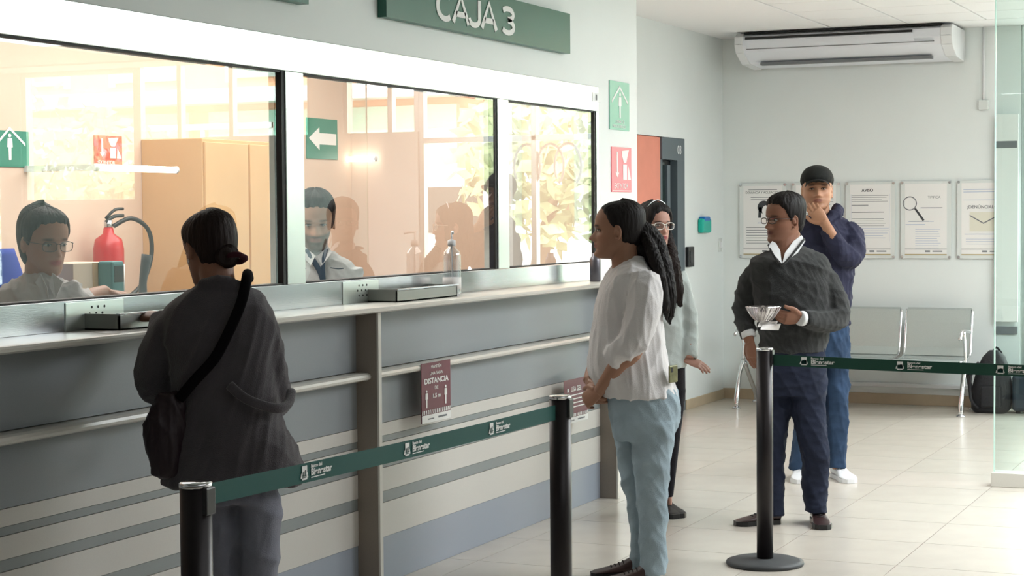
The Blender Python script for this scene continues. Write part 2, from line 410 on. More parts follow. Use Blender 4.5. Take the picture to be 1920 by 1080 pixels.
# coin trays
def tray(y0, y1, lab, m):
    t = empty('coin_tray', (-3.76, (y0+y1)/2, 1.2165), lab, 'tray')
    bm = bmesh.new()
    add_box(bm, (XA+.004, y0, 1.2165), (-3.70, y0+.006, 1.272)); add_box(bm, (XA+.004, y1-.006, 1.2165), (-3.70, y1, 1.272))
    add_box(bm, (-3.706, y0, 1.2165), (-3.70, y1, 1.265)); add_box(bm, (XA+.004, y0, 1.2165), (-3.70, y1, 1.222))
    link('body', to_mesh(bm), m, t)
    box('rim', (-3.71, y0-.003, 1.268), (-3.694, y1+.003, 1.274), M['steel'], t)
    return t
tray(7.02, 7.62, 'shallow steel coin tray on the ledge beside the sanitiser bottle', M['traysteel'])
tray(5.03, 5.62, 'steel coin tray on the ledge by the woman in the grey coat', M['traysteel'])
# slip of paper on ledge
poly('paper_slip', [(-3.66, 4.9, 1.2168), (-3.62, 5.1, 1.2168), (-3.70, 5.12, 1.2168), (-3.73, 4.93, 1.2168)], (0, 0, .0008), M['paper'])
tag(bpy.data.objects['paper_slip'], 'white paper slip lying on the cream ledge near the dark coin tray', 'paper')

# sanitiser bottle
clearp = glass_mat('clear_plastic', (.88, .9, .92), 2.2, .12)
sb = empty('sanitiser_bottle', (-3.76, 7.72, 1.2165), 'clear ribbed pump bottle of hand sanitiser on the ledge before the middle window', 'bottle')
BZ = 1.2165; c = (-3.765, 7.70, BZ)
prof = [(0.0, 0), (.040, .001), (.043, .01)]
for k in range(12): prof += [(.043, .015+.014*k), (.0405, .022+.014*k)]
prof += [(.043, .185), (.036, .205), (.018, .225), (.016, .235)]
lathe('body', prof, c, clearp, sb)
lathe('label_band', [(.0438, .03), (.0438, .085)], c, M['paper'], sb)
lathe('cap', [(.0, .232), (.019, .232), (.019, .258), (.008, .262), (.006, .262), (.0, .262)], c, M['offwhite'], sb)
tube('pump_stem', [(c[0], c[1], BZ+.26), (c[0], c[1], BZ+.295)], .004, M['offwhite'], sb)
tube('pump_nozzle', [(c[0], c[1]+.008, BZ+.297), (c[0]+.02, c[1]-.03, BZ+.298), (c[0]+.03, c[1]-.05, BZ+.292)], .006, M['offwhite'], sb)
tube('dip_tube', [(c[0], c[1], BZ+.25), (c[0]+.004, c[1], BZ+.02)], .003, M['offwhite'], sb)
# dark water bottle further along
wb_ = lathe('thermos_bottle', [(0, 0), (.029, .001), (.031, .01), (.031, .12), (.024, .137), (.018, .14), (.018, .158), (0, .16)], (-3.73, 9.44, BZ), mat('grey_metal', (100, 98, 104), .3, metal=.6))
tag(wb_, 'dark grey metal bottle at the far end of the ledge behind the woman in white', 'bottle')

def big_letters(P):
    H = .155; B = .026; t = .027
    arc = lambda cx, cy, rx, ry, a0, a1, n=14: [(cx+rx*math.cos(math.radians(a0+(a1-a0)*k/n)), cy+ry*math.sin(math.radians(a0+(a1-a0)*k/n))) for k in range(n+1)]
    w = .155
    gl = {'C': [arc(.09, .5, .075, .46, 50, 310)], 'A': [[(0, 0), (.08, 1), (.16, 0)], [(.03, .32), (.13, .32)]], 'J': [[(.12, 1), (.12, .28)]+arc(.065, .28, .055, .24, 0, -180)[1:]],
          '3': [arc(.07, .75, .062, .21, 150, -90), arc(.07, .26, .068, .24, 90, -150)]}
    for ch, x0 in (('C', .485), ('A', .665), ('J', .83), ('A', .985), ('3', 1.22)):
        bm = bmesh.new()
        for path in gl[ch]:
            q = np.array([(x0+x*1.06, B+t/2+y*(H-t)) for x, y in path]); L_, R_ = [], []
            for i in range(len(q)):
                d = q[min(i+1, len(q)-1)]-q[max(i-1, 0)]; d = d/np.linalg.norm(d); nn = np.array([-d[1], d[0]])*t/2
                nn[0] *= 1.25; L_.append(q[i]+nn); R_.append(q[i]-nn)
            for i in range(len(q)-1): add_poly(bm, [P.p(*L_[i], .0005), P.p(*R_[i], .0005), P.p(*R_[i+1], .0005), P.p(*L_[i+1], .0005)], P.n*.003)
        link('lettering', to_mesh(bm), M['white'], P.parent)['kind'] = 'stuff'

# ================================================================== SIGNS ON THE LEFT WALL
U = (0, 1, 0); V = (0, 0, 1)
def board(name, y0, z0, y1, z1, m, label, cat='sign', x=XA, t=.006):
    r = empty(name, (x, (y0+y1)/2, z0), label, cat)
    box('board', (x+.0005, y0, z0), (x+t, y1, z1), m, r, bevel=.001)
    return r, Plane((x+t, y0, z0), U, V, r)
r, P = board('hanging_sign', 7.15, 2.468, 9.28, 2.685, M['sign'], 'long dark green sign reading CAJA 3 above the teller windows', t=.045)
big_letters(P)
r, P = board('hanging_sign', 4.2, 2.455, 6.48, 2.67, M['sign'], 'end of another dark green sign at the top edge left of the CAJA 3 sign', t=.045)
# green emergency zone sign
def man(P, cx, cy, h, m, name='figure'):
    s_ = h
    P.poly(name, disc_pts(cx, cy+.43*s_, .09*s_, .07*s_), m)
    P.poly(name, [(cx-.13*s_, cy+.33*s_), (cx+.13*s_, cy+.33*s_), (cx+.16*s_, cy-.02*s_), (cx+.08*s_, cy-.02*s_), (cx+.07*s_, cy-.5*s_), (cx-.07*s_, cy-.5*s_), (cx-.08*s_, cy-.02*s_), (cx-.16*s_, cy-.02*s_)], m)
r, P = board('wall_sign', 9.975, 2.085, 10.30, 2.37, M['signgreen2'], 'pale green sign with a figure under a roof arrow, upper of two wall signs')
P.poly('roof_arrow', [(.03, .17), (.16, .262), (.295, .17), (.295, .155), (.16, .245), (.03, .155)], M['white'])
man(P, .165, .145, .15, M['white'])
P.text('lettering', 'ZONA DE', .09, .04, .028, M['white'], sx=1.2)
P.text('lettering', 'MENOR RIESGO', .04, .014, .024, M['white'], sx=1.25)
def arrow_down(P, cx, y1, y0, w, m):
    P.poly('arrow', [(cx-w*.3, y1), (cx+w*.3, y1), (cx+w*.3, y0+w), (cx+w, y0+w), (cx, y0), (cx-w, y0+w), (cx-w*.3, y0+w)], m)
def extinguisher_sign(y0, z0, y1, z1, m, label, x, txt=True):
    r, P = board('wall_sign', y0, z0, y1, z1, m, label, x=x); w = y1-y0; h = z1-z0
    P.rect('border', .03*w, .02*h, .97*w, .035*h, M['white'])
    arrow_down(P, .27*w, .9*h, .32*h, .09*w, M['white'])
    P.rect('extinguisher_icon', .56*w, .28*h, .76*w, .62*h, M['white'])
    P.poly('extinguisher_icon', [(.60*w, .66*h), (.72*w, .66*h), (.86*w, .95*h), (.5*w, .92*h), (.52*w, .8*h)], M['white'])
    P.poly('flame_icon', [(.8*w, .28*h), (.96*w, .28*h), (.9*w, .44*h), (.82*w, .6*h)], M['white'])
    if txt: P.text('lettering', 'EXTINTOR', .12*w, .08*h, .17*h, M['white'], sx=1.05)
extinguisher_sign(10.0, 1.72, 10.33, 1.985, M['signpink'], 'pale red extinguisher sign with arrow, lower of two wall signs beyond the windows', XA)
# small label at the end of the head band
r, P = board('label_plate', 9.70, 2.232, 9.83, 2.285, M['offwhite'], 'small grey label at the far end of the window head band', 'label', x=XA+.004, t=.002)
P.rect('print', .05, .01, .07, .042, M['ink'])
# signs inside teller room
def on_ray(px, py, ax, v):
    d = FW+RT*((px-960)/F_PX)-UP*((py-540)/F_PX); t = (v-CAM[ax])/d[ax]; return CAM+d*t
a = on_ray(574, 297, 0, XT); b = on_ray(631, 225, 0, XT)
r, P = board('wall_sign', a.y, a.z, b.y, b.z, M['signgreen'], 'green sign with a white arrow pointing left, inside behind the middle window', x=XT)
w, h = b.y-a.y, b.z-a.z
P.poly('arrow', [(.06*w, .5*h), (.4*w, .78*h), (.4*w, .64*h), (.95*w, .64*h), (.95*w, .36*h), (.4*w, .36*h), (.4*w, .22*h)], M['white'])
a = on_ray(176, 312, 0, XT); b = on_ray(227, 256, 0, XT)
extinguisher_sign(a.y, a.z, b.y, b.z, M['signred'], 'red EXTINTOR sign inside the teller room above the fire extinguisher', XT)
a = on_ray(-20, 312, 0, XT); b = on_ray(52, 247, 0, XT)
r, P = board('wall_sign', a.y, a.z, b.y, b.z, M['signgreen'], 'green safety sign at the left edge inside the teller room', x=XT)
P.poly('roof_arrow', [(.05, .12), ((b.y-a.y)*.5, .2), (b.y-a.y-.03, .12), (b.y-a.y-.03, .105), ((b.y-a.y)*.5, .185), (.05, .105)], M['white'])
man(P, (b.y-a.y)*.5, .1, .13, M['white'])

# ---- door in the recess
dr = empty('door_1', (XL, 13.3, 0)); struct(dr)
box('leaf', (XL-.03, 12.5, 0), (XL-.012, 13.44, 2.18), M['coral'], dr, bevel=.002)
box('door_frame', (XL-.06, 13.44, 2.01), (XL+.004, 13.98, 2.183), M['dframe'], dr, bevel=.003)
box('door_frame', (XL-.06, 13.80, 0), (XL+.004, 13.98, 2.01), M['dframe'], dr, bevel=.003)
box('door_frame', (XL-.06, 13.44, 0), (XL-.01, 13.485, 2.01), M['dframe'], dr, bevel=.003)
box('door_frame', (XL-.05, 13.63, 0), (XL-.02, 13.70, 1.97), M['dframe'], dr, bevel=.003)
box('glass_panel', (XL-.055, 13.485, 0), (XL-.045, 13.63, 1.99), M['dglass'], dr)
box('dark_gap', (XL-.09, 13.48, 0), (XL-.06, 13.81, 2.02), M['gasket'], dr)
text('lettering', '03', .10, M['offwhite'], dr, (XL+.005, 13.80, 2.06), U, V, sx=1.0)
box('wall_backing', (XL-.15, 12.5, 0), (XL-.09, 13.985, 2.19), M['gasket'], dr)
# teal dispenser and black reader on the recess wall
t = empty('wall_dispenser', (XL, 14.4, 1.42), 'small teal and blue box on the wall right of the coral door', 'dispenser')
box('body', (XL, 14.31, 1.425), (XL+.05, 14.54, 1.545), M['teal'], t, bevel=.018, seg=3)
box('lid', (XL, 14.35, 1.52), (XL+.052, 14.50, 1.56), M['blue'], t, bevel=.01)
t = empty('card_reader', (XL, 14.06, 1.155), 'black card reader on the wall at the door frame', 'card reader')
box('body', (XL, 13.995, 1.155), (XL+.03, 14.14, 1.318), M['black'], t, bevel=.006)
box('keypad', (XL+.03, 14.03, 1.19), (XL+.033, 14.11, 1.28), M['darkrub'], t)
t = empty('light_switch', (XL, 14.9, 1.28), 'pale light switch on the wall near the room corner', 'switch')
box('plate', (XL, 14.86, 1.26), (XL+.008, 14.95, 1.37), M['acrylic'], t, bevel=.002)
box('rocker', (XL+.008, 14.89, 1.29), (XL+.013, 14.92, 1.34), M['offwhite'], t)

# ================================================================== BACK WALL POSTERS
PU = (1, 0, 0)
def poster(k, label, draw):
    x0 = -4.597+.4575*k; z0, z1 = 1.205, 1.835; w = .41
    r = empty('poster', (x0+w/2, YB, z0), label, 'poster')
    box('backing', (x0, YB-.022, z0), (x0+w, YB-.016, z1), M['acrylic'], r, bevel=.001)
    for dx in (.012, w-.012):
        for z in (z0+.012, z1-.012):
            bm = bmesh.new(); add_tube(bm, [(x0+dx, YB, z), (x0+dx, YB-.03, z)], .011, 10, 1); link('standoff', to_mesh(bm), M['steel'], r)
    P = Plane((x0, YB-.022, z0), PU, V, r)
    P.rect('sheet', .035, .03, w-.035, .61, M['paper'], h=.0003, t=.0006)
    P.rect('gold_line', .035, .028, w-.035, .036, M['gold'], h=.0012)
    P.lines('footer_line', [(.035, .075, w-.035, .079), (.20, .052, .24, .066), (.26, .054, .34, .064)], M['ink'], h=.0012)
    draw(P); return r
def rows_(x0, x1, ytop, n, dy, h=.0045, jit=.25):
    return [(x0, ytop-i*dy-h, x1-(random.random()*jit*(x1-x0)), ytop-i*dy) for i in range(n)]
def d1(P):
    P.text('lettering', 'DENUNCIA Y ACUSACIONES', .055, .545, .026, M['inkd'], sx=.95); P.lines('text_lines', [(.08, .575, .33, .58)]+rows_(.1, .33, .515, 2, .02)+rows_(.06, .35, .26, 7, .022), M['ink'])
    P.poly('portrait', disc_pts(.215, .43, .055, .055), M['inkd']); P.poly('portrait', [(.17, .43), (.195, .43), (.19, .34), (.165, .34)], M['inkd']); P.poly('portrait_face', disc_pts(.235, .40, .035, .045), M['paper'], h=.002)
    P.text('lettering', 'AVISO', .16, .29, .02, M['inkb'])
def d2(P):
    P.text('lettering', 'AVISO', .14, .55, .03, M['inkd']); P.lines('text_lines', rows_(.05, .36, .52, 16, .024), M['ink'])
def d3(P):
    P.text('lettering', 'AVISO', .135, .55, .034, M['inkd'], bold=.0008); P.lines('text_lines', rows_(.05, .365, .52, 4, .016, .003)+[(.05, .435, .19, .441)]+[(.05, .378, .32, .384)]+rows_(.05, .365, .33, 4, .02, .003), M['ink'])
    P.lines('text_lines_blue', rows_(.05, .365, .25, 5, .02, .004), M['inkb'])
    P.lines('border_line', [(.045, .14, .047, .53), (.365, .14, .367, .53)], M['inkb'])
def ring_pts(cx, cy, r0_, r1_, n=26): 
    return disc_pts(cx, cy, r1_, r1_, n), disc_pts(cx, cy, r0_, r0_, n)
def d4(P):
    a_, b_ = ring_pts(.075, .45, .05, .058)
    bm = bmesh.new()
    A = [bm.verts.new(P.p(x, y, .0018)) for x, y in a_]; B = [bm.verts.new(P.p(x, y, .0018)) for x, y in b_]
    for i in range(len(A)): bm.faces.new((A[i], A[(i+1) % len(A)], B[(i+1) % len(A)], B[i]))
    link('magnifier_ring', to_mesh(bm), M['ink'], P.parent)
    P.poly('magnifier_handle', [(.11, .405), (.125, .412), (.195, .315), (.18, .305)], M['inkd'], h=.0012)
    P.text('lettering', 'TIPIFICA', .22, .49, .028, M['ink']); P.lines('text_lines', [(.16, .41, .33, .416), (.06, .30, .27, .305), (.04, .275, .2, .28)]+rows_(.12, .34, .24, 9, .019, .004), M['inkb'])
    P.lines('text_lines_dark', [(.17, .412, .34, .416), (.07, .302, .23, .306)], M['ink'], h=.001)
def d5(P):
    P.lines('text_lines', [(.05, .555, .36, .562), (.05, .535, .3, .541), (.05, .47, .36, .474)], M['inkb']); P.text('lettering', '¡DENÚNCIALO!', .08, .405, .036, M['ink'], bold=.0005)
    P.rect('envelope', .1, .22, .33, .375, mat('envelope_print', (226, 222, 206), .7)); P.poly('envelope_flap', [(.1, .345), (.21, .28), (.33, .345), (.33, .355), (.21, .29), (.1, .355)], M['ink'], h=.002)
    P.lines('text_lines_low', [(.06, .195, .36, .20)]+rows_(.07, .36, .16, 3, .02, .004), M['inkb'])
poster(0, 'white notice with a dark-haired portrait, leftmost poster on the back wall', d1)
poster(1, 'mostly hidden white notice behind the man in the cap', d2)
poster(2, 'white text notice headed AVISO between the man in the cap and the magnifier poster', d3)
poster(3, 'white notice with a large magnifying glass on the back wall', d4)
poster(4, 'white notice with an envelope reading DENÚNCIALO beside the glass partition', d5)
# conduit and added white panel imitating the bright reflection in the partition glass
t = empty('wall_conduit', (-2.56, YB, 2.6), 'thin grey conduit with a small box on the wall right of the air conditioner', 'conduit')
tube('pipe', [(-2.56, YB-.012, ZC), (-2.56, YB-.012, 2.45)], .010, M['offwhite'], t, sub=1)
box('junction_box', (-2.60, YB-.03, 2.40), (-2.52, YB, 2.48), M['acrylic'], t, bevel=.006)
t = empty('reflection_panel', (-2.38, YB, .7), 'tall narrow white panel with a grey stripe imitating a reflection in the glass partition', 'board')
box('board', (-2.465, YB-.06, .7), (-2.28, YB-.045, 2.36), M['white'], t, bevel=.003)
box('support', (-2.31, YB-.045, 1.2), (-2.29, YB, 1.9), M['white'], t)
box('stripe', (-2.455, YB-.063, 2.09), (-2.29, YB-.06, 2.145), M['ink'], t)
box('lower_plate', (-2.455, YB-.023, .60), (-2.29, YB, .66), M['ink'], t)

# ================================================================== AIR CONDITIONER
ac = empty('air_conditioner', (-3.7, YB, 2.75), 'wide white ceiling air conditioner above the posters on the back wall', 'air conditioner')
ax0, ax1 = -4.40, -2.80
bm = bmesh.new()
prof = [(YB-.02, 3.04), (YB-.50, 3.045), (YB-.55, 3.02), (YB-.56, 2.955), (YB-.52, 2.90), (YB-.35, 2.82), (YB-.02, 2.80)]
add_rings(bm, [[(x, y, z) for y, z in prof] for x in (ax0, ax1)])
link('casing', to_mesh(bm), M['silverp'], ac)
prof2 = [(y-(.012 if y < YB-.1 else 0), z+(.006 if z > 2.9 else -.008)) for y, z in prof]
for x in ((ax0-.07, ax0), (ax1, ax1+.09)):
    bm = bmesh.new(); add_rings(bm, [[(x[0], y, z) for y, z in prof2], [(x[1], y, z) for y, z in prof2]])
    es = [e for e in bm.edges]; bmesh.ops.bevel(bm, geom=es, offset=.004, segments=1, affect='EDGES')
    link('end_cap', to_mesh(bm), M['offwhite'], ac)
box('slot', (ax0+.02, YB-.566, 3.000), (ax1-.22, YB-.54, 3.018), M['black'], ac)
bm = bmesh.new()
add_poly(bm, [(ax0+.02, YB-.556, 2.995), (ax1-.22, YB-.556, 2.995), (ax1-.20, YB-.562, 2.925), (ax0+.04, YB-.562, 2.925)], (0, -.006, 0))
link('grille_flap', to_mesh(bm), M['silverp'], ac)
box('flap_line', (ax0+.03, YB-.566, 2.918), (ax1-.05, YB-.55, 2.923), M['ink'], ac)
box('top_gap', (ax0, YB-.53, 3.046), (ax1, YB-.05, 3.060), M['gasket'], ac)
box('outlet_louvre', (ax0+.1, YB-.40, 2.80), (ax1-.1, YB-.33, 2.822), M['ink'], ac)

# ================================================================== BENCH
bn = empty('waiting_bench', (-3.45, 14.5, 0), 'three-seat perforated steel waiting bench against the back wall', 'bench')
def seat(x0):
    x1 = x0+.545; ys = 14.33
    bm = bmesh.new()   # backrest: slightly reclined sheet with rolled top
    pr_ = [(ys+.32, .44), (ys+.36, .50), (ys+.40, .70), (ys+.43, .80), (ys+.445, .815), (ys+.46, .80)]
    th = .006
    for k in range(len(pr_)-1):
        (ya, za), (yb, zb) = pr_[k], pr_[k+1]
        add_poly(bm, [(x0+.02, ya, za), (x1-.02, ya, za), (x1-.02, yb, zb), (x0+.02, yb, zb)], (0, th, 0))
    link('backrest', to_mesh(bm), M['perf'], bn)
    bm = bmesh.new()
    pr_ = [(ys-.10, .395), (ys-.11, .415), (ys-.08, .432), (ys+.10, .42), (ys+.30, .415), (ys+.33, .44)]
    for k in range(len(pr_)-1):
        (ya, za), (yb, zb) = pr_[k], pr_[k+1]
        add_poly(bm, [(x0+.02, ya, za), (x1-.02, ya, za), (x1-.02, yb, zb), (x0+.02, yb, zb)], (0, 0, -th))
    link('seat', to_mesh(bm), M['perf'], bn)
    for x in (x0+.012, x1-.012):
        tube('seat_frame', [(x, ys+.45, .80), (x, ys+.40, .64), (x, ys+.34, .46), (x, ys+.2, .42), (x, ys-.1, .42)], .011, M['chrome'], bn, sub=4)
for k in range(3): seat(-4.27+.565*k)
box('beam', (-4.35, 14.42, .345), (-2.52, 14.50, .395), M['steel'], bn, bevel=.004)
for x in (-4.40, -2.60):
    tube('leg', [(x, 14.24, .015), (x, 14.25, .10), (x, 14.34, .28), (x, 14.44, .38)], [.02, .02, .018, .02], M['chrome'], bn, sub=3)
    tube('leg', [(x, 14.80, .015), (x, 14.78, .08), (x, 14.60, .24), (x, 14.46, .38)], [.02, .02, .018, .02], M['darkrub'] if x > -3 else M['chrome'], bn, sub=3)
    for y in (14.24, 14.80): lathe('foot', [(0, 0), (.034, 0), (.034, .008), (.02, .016), (0, .018)], (x, y, 0), M['steel'], bn, 20)
    tube('armrest', [(x, 14.20, .60), (x, 14.28, .655), (x, 14.45, .65), (x, 14.62, .63)], .014, M['chrome'], bn)
    tube('armrest_post', [(x, 14.44, .38), (x, 14.42, .52), (x, 14.36, .65)], .013, M['chrome'], bn)

# ================================================================== BAGS AT THE BACK WALL
bk = empty('backpack', (-2.46, 14.6, 0), 'black backpack standing on the floor right of the bench', 'backpack')
M['bag'] = mat('black_nylon', (26, 26, 30), .7, bump=.3, bscale=60)
M['suit'] = mat('dark_blue_suitcase', (30, 44, 56), .5, bump=.1, bscale=80, var=.2, vscale=20)
bm = bmesh.new()
secs = [(0, .12, .10), (.03, .15, .12), (.18, .155, .125), (.34, .125, .11), (.44, .085, .08), (.49, .04, .05)]
add_rings(bm, [[(-2.44+a_*(abs(math.cos(t))**.6)*math.copysign(1, math.cos(t))+(z*.05), 14.66+b_*(abs(math.sin(t))**.6)*math.copysign(1, math.sin(t)), z) for t in np.linspace(0, 2*PI, 21)[:-1]] for z, a_, b_ in secs])
link('body', to_mesh(bm), M['bag'], bk, True)
tube('strap', [(-2.52, 14.56, .40), (-2.57, 14.5, .3), (-2.57, 14.5, .12), (-2.52, 14.54, .04)], .012, M['bag'], bk)
tube('top_handle', [(-2.43, 14.66, .47), (-2.40, 14.66, .515), (-2.36, 14.66, .47)], .009, M['bag'], bk)
box('front_pocket', (-2.50, 14.52, .05), (-2.34, 14.56, .22), M['bag'], bk, bevel=.015)
sc_ = empty('suitcase', (-2.2, 14.6, 0), 'dark blue suitcase seen through the glass partition beside the backpack', 'suitcase')
box('body', (-2.27, 14.58, .02), (-2.06, 14.86, .31), M['suit'], sc_, bevel=.03, seg=3)
for x in (-2.23, -2.10): lathe('wheel', [(0, 0), (.02, 0), (.02, .02), (0, .02)], (x, 14.65, 0), M['black'], sc_, 12)
tube('handle', [(-2.26, 14.72, .31), (-2.26, 14.72, .345), (-2.16, 14.72, .345), (-2.16, 14.72, .31)], .008, M['black'], sc_, sub=1)
st_ = empty('folding_cart', (-1.98, 14.6, 0), 'small pale folding cart next to the dark blue suitcase behind the glass', 'cart')
for x in (-2.02, -1.86): tube('upright', [(x, 14.65, .04), (x, 14.68, .34)], .010, M['steel'], st_, sub=1)
for z in (.12, .22, .33): tube('cross_bar', [(-2.02, 14.66, z), (-1.86, 14.66, z)], .008, M['suit'], st_, sub=1)
for x in (-2.02, -1.86): lathe('wheel', [(0, 0), (.025, 0), (.025, .04), (0, .04)], (x, 14.64, 0), M['offwhite'], st_, 14)

# ================================================================== GLASS PARTITION
gp = empty('wall_glass_partition', (-.4, 10.76, 0)); struct(gp)
box('curb', (-1.78, 10.70, 0), (1.6, 10.83, .082), M['solid'], gp, bevel=.003)
me = bpy.data.meshes.new('p'); me.from_pydata([(-1.768, 10.76, .082), (1.5, 10.76, .082), (1.5, 10.76, ZC), (-1.768, 10.76, ZC)], [], [(0, 1, 2, 3)]); link('pane', me, M['green_glass'], gp)
box('glass_edge', (-1.775, 10.755, .082), (-1.768, 10.765, ZC), M['glass_edge'], gp)

# ================================================================== QUEUE STANCHIONS
def emblem(P, x, z, h, m):
    w = 1.12*h
    P.rect('emblem', x, z, x+w*.62, z+h, m)
    P.poly('emblem', [(x-.18*w, z+.12*h), (x+.75*w, z+.12*h), (x+.66*w, z+.5*h), (x+.5*w, z+.66*h), (x+.1*w, z+.6*h), (x-.1*w, z+.45*h)], m)
    P.lines('emblem_detail', [(x+.02*w, z+.16*h, x+.53*w, z+.2*h), (x+.15*w, z+.25*h, x+.19*w, z+.6*h), (x+.36*w, z+.25*h, x+.4*w, z+.7*h), (x-.05*w, z+.3*h, x+.6*w, z+.33*h)], M['belt'], h=.0022)
def belt(name, a, b, zt, label, mt, marks, hh=.05, z2=None):
    a = Vector(a); b = Vector(b); u = (b-a).normalized(); L = (b-a).length
    n = Vector((u.y, -u.x, 0))
    r = empty(name, (a+b)/2+Vector((0, 0, zt-hh)), label, 'belt')
    z2 = zt if z2 is None else z2
    pts = []
    bm = bmesh.new(); N = 12
    rings = []
    for k in range(N+1):
        t = k/N; p = a.lerp(b, t); z = zt*(1-t)+z2*t-.006*math.sin(PI*t)
        rings.append([(p.x+n.x*.001, p.y+n.y*.001, z-hh), (p.x+n.x*.001, p.y+n.y*.001, z), (p.x-n.x*.001, p.y-n.y*.001, z), (p.x-n.x*.001, p.y-n.y*.001, z-hh)])
    add_rings(bm, rings); link('webbing', to_mesh(bm), mt, r)
    for s0 in marks:
        t = s0/L; z = zt*(1-t)+z2*t-hh-.006*math.sin(PI*t); p = a.lerp(b, t)
        P = Plane((p.x+n.x*.0015, p.y+n.y*.0015, z), u, V, r)
        emblem(P, 0, .008, .036, M['white'])
        P.text('lettering', 'Banco del', .044, .035, .0125, M['white'], sx=1.15, bold=.0002)
        P.text('lettering', 'Bienestar', .044, .0155, .0245, M['white'], sx=1.15, bold=.0007)
        P.lines('small_print', [(.045, .0085, .115, .011)], M['white'])
    return r
def stanchion(x, y, label, h=.985):
    s_ = empty('queue_stanchion', (x, y, 0), label, 'stanchion', 'black belt stanchions of the queue')
    lathe('base', [(0, 0), (.172, 0), (.176, .006), (.174, .016), (.15, .024), (.06, .030), (0, .030)], (x, y, 0), M['darkrub'], s_, 48)
    lathe('post', [(0, .02), (.037, .02), (.037, h-.012), (0, h-.012)], (x, y, 0), M['post'], s_, 32)
    lathe('cap', [(0, h-.012), (.0385, h-.012), (.0385, h-.002), (.035, h), (0, h)], (x, y, 0), M['chrome'], s_, 32)
    box('belt_slot', (x+.024, y-.02, h-.075), (x+.042, y+.02, h-.01), M['black'], s_, bevel=.004)
    return s_
stanchion(-2.39, 3.53, 'black belt stanchion in front of the woman in the grey coat')
stanchion(-2.37, 5.67, 'black belt stanchion in front of the counter, left of the woman in white')
stanchion(-2.33, 7.97, 'black belt stanchion on a round base in front of the man with the bowl')
stanchion(-.35, 7.97, 'black belt stanchion beyond the right edge holding the far belt end')
belt('queue_belt', (-2.385, 3.57, 0), (-2.372, 5.63, 0), .975, 'green printed queue belt crossing in front of the striped counter', M['belt'], (.42, .98, 1.54), z2=.955)
belt('queue_belt', (-2.29, 7.97, 0), (-.39, 7.97, 0), .955, 'dark green printed queue belt running right from the stanchion by the man with the bowl', M['belt2'], (.13, .56, .99, 1.42), z2=.935)

# stickers on counter front
def sticker(y0, z0, y1, z1, label, kind):
    r = empty('counter_notice', (-3.7, (y0+y1)/2, z0), label, 'notice'); x = -3.655
    w, h = y1-y0, z1-z0
    box('sheet', (x-.003, y0, z0), (x, y1, z1), M['maroon'], r)
    P = Plane((x, y0, z0), U, V, r)
    P.rect('white_foot', 0, 0, w, .13*h, M['white'])
    st = []
    for k in range(16):
        xx = w*k/16; P.poly('hazard_stripe', [(xx, .14*h), (xx+w/32, .14*h), (xx+w/22, .21*h), (xx+w/22-w/32, .21*h)], M['white'])
    P.lines('foot_print', [(.2*w, .05*h, .4*w, .07*h), (.55*w, .05*h, .85*w, .08*h)], M['ink'], h=.002)
    if kind == 0:
        P.text('lettering', 'MANTÉN', .5*w, .90*h, .075*h, M['white'], align='CENTER', sx=1.3)
        P.text('lettering', 'UNA SANA', .5*w, .79*h, .075*h, M['white'], align='CENTER', sx=1.3)
        P.text('lettering', 'DISTANCIA', .5*w, .65*h, .13*h, M['white'], align='CENTER', sx=1.35, bold=.0008)
        P.text('lettering', 'DE', .5*w, .54*h, .085*h, M['white'], align='CENTER', sx=1.3)
        P.text('lettering', '1.5 m', .5*w, .40*h, .10*h, M['white'], align='CENTER', sx=1.4, bold=.0006)
        man(P, .16*w, .40*h, .30*h, M['white']); man(P, .82*w, .42*h, .32*h, M['white'])
    else:
        P.text('lettering', 'USA GEL', .28*w, .72*h, .16*h, M['white'], sx=1.0, bold=.0006)
        P.rect('bottle_icon', .10*w, .33*h, .2*w, .68*h, M['white']); P.rect('bottle_icon', .12*w, .72*h, .18*w, .8*h, M['white'])
        P.lines('text_lines', [(.28*w, (.62-.09*k)*h, .85*w, (.645-.09*k)*h) for k in range(4)], M['white'])
sticker(7.16, .672, 7.45, .938, 'maroon notice reading DISTANCIA hung from the counter rail', 0)
sticker(8.80, .488, 9.13, .72, 'maroon notice with a bottle icon on the counter behind the clasped hands', 1)
#PART2
# ================================================================== STREET OUTSIDE (seen mirrored in the teller windows)
M['asphalt'] = mat('pale_concrete_paving', (170, 168, 162), .9, var=.06)
M['orange'] = mat('orange_render', (232, 168, 132), .8, var=.05)
M['shutter'] = mat('grey_shutter', (160, 166, 160), .6)
M['mint'] = mat('mint_painted_metal', (150, 196, 176), .5)
M['leaf'] = mat('leaves', (150, 160, 120), .7, var=.3, vscale=3)
M['bark'] = mat('bark', (110, 92, 74), .9, bump=.4, bscale=20)
M['vanw'] = mat('white_car_paint', (235, 236, 238), .3)
struct(box('street', (-25, YB+.2, -.2), (40, 60, -.05), M['asphalt']))
b = empty('street_building', (6, 33, 0), 'orange shop building across the street, mirrored in the teller windows', 'building')
box('wall', (-14, 33, -.05), (30, 38, 8), M['orange'], b)
box('fascia', (-14, 32.3, 3.95), (30, 33, 4.25), M['white'], b)
for k in range(14):
    x = -12+3*k
    w = box('window', (x, 32.9, 4.5), (x+1.7, 33.02, 6.4), M['shutter'], b)
    box('window_frame', (x-.08, 32.86, 4.42), (x, 33, 6.48), M['white'], w); box('window_frame', (x+1.7, 32.86, 4.42), (x+1.78, 33, 6.48), M['white'], w)
    box('shop_front', (x-.3, 32.85, .3), (x+2.2, 33.02, 3.8), M['mint'] if k % 3 else M['shutter'], b)
fn = empty('street_fence', (15, 27, 0), 'white railing along the far pavement, mirrored in the left teller window', 'fence')
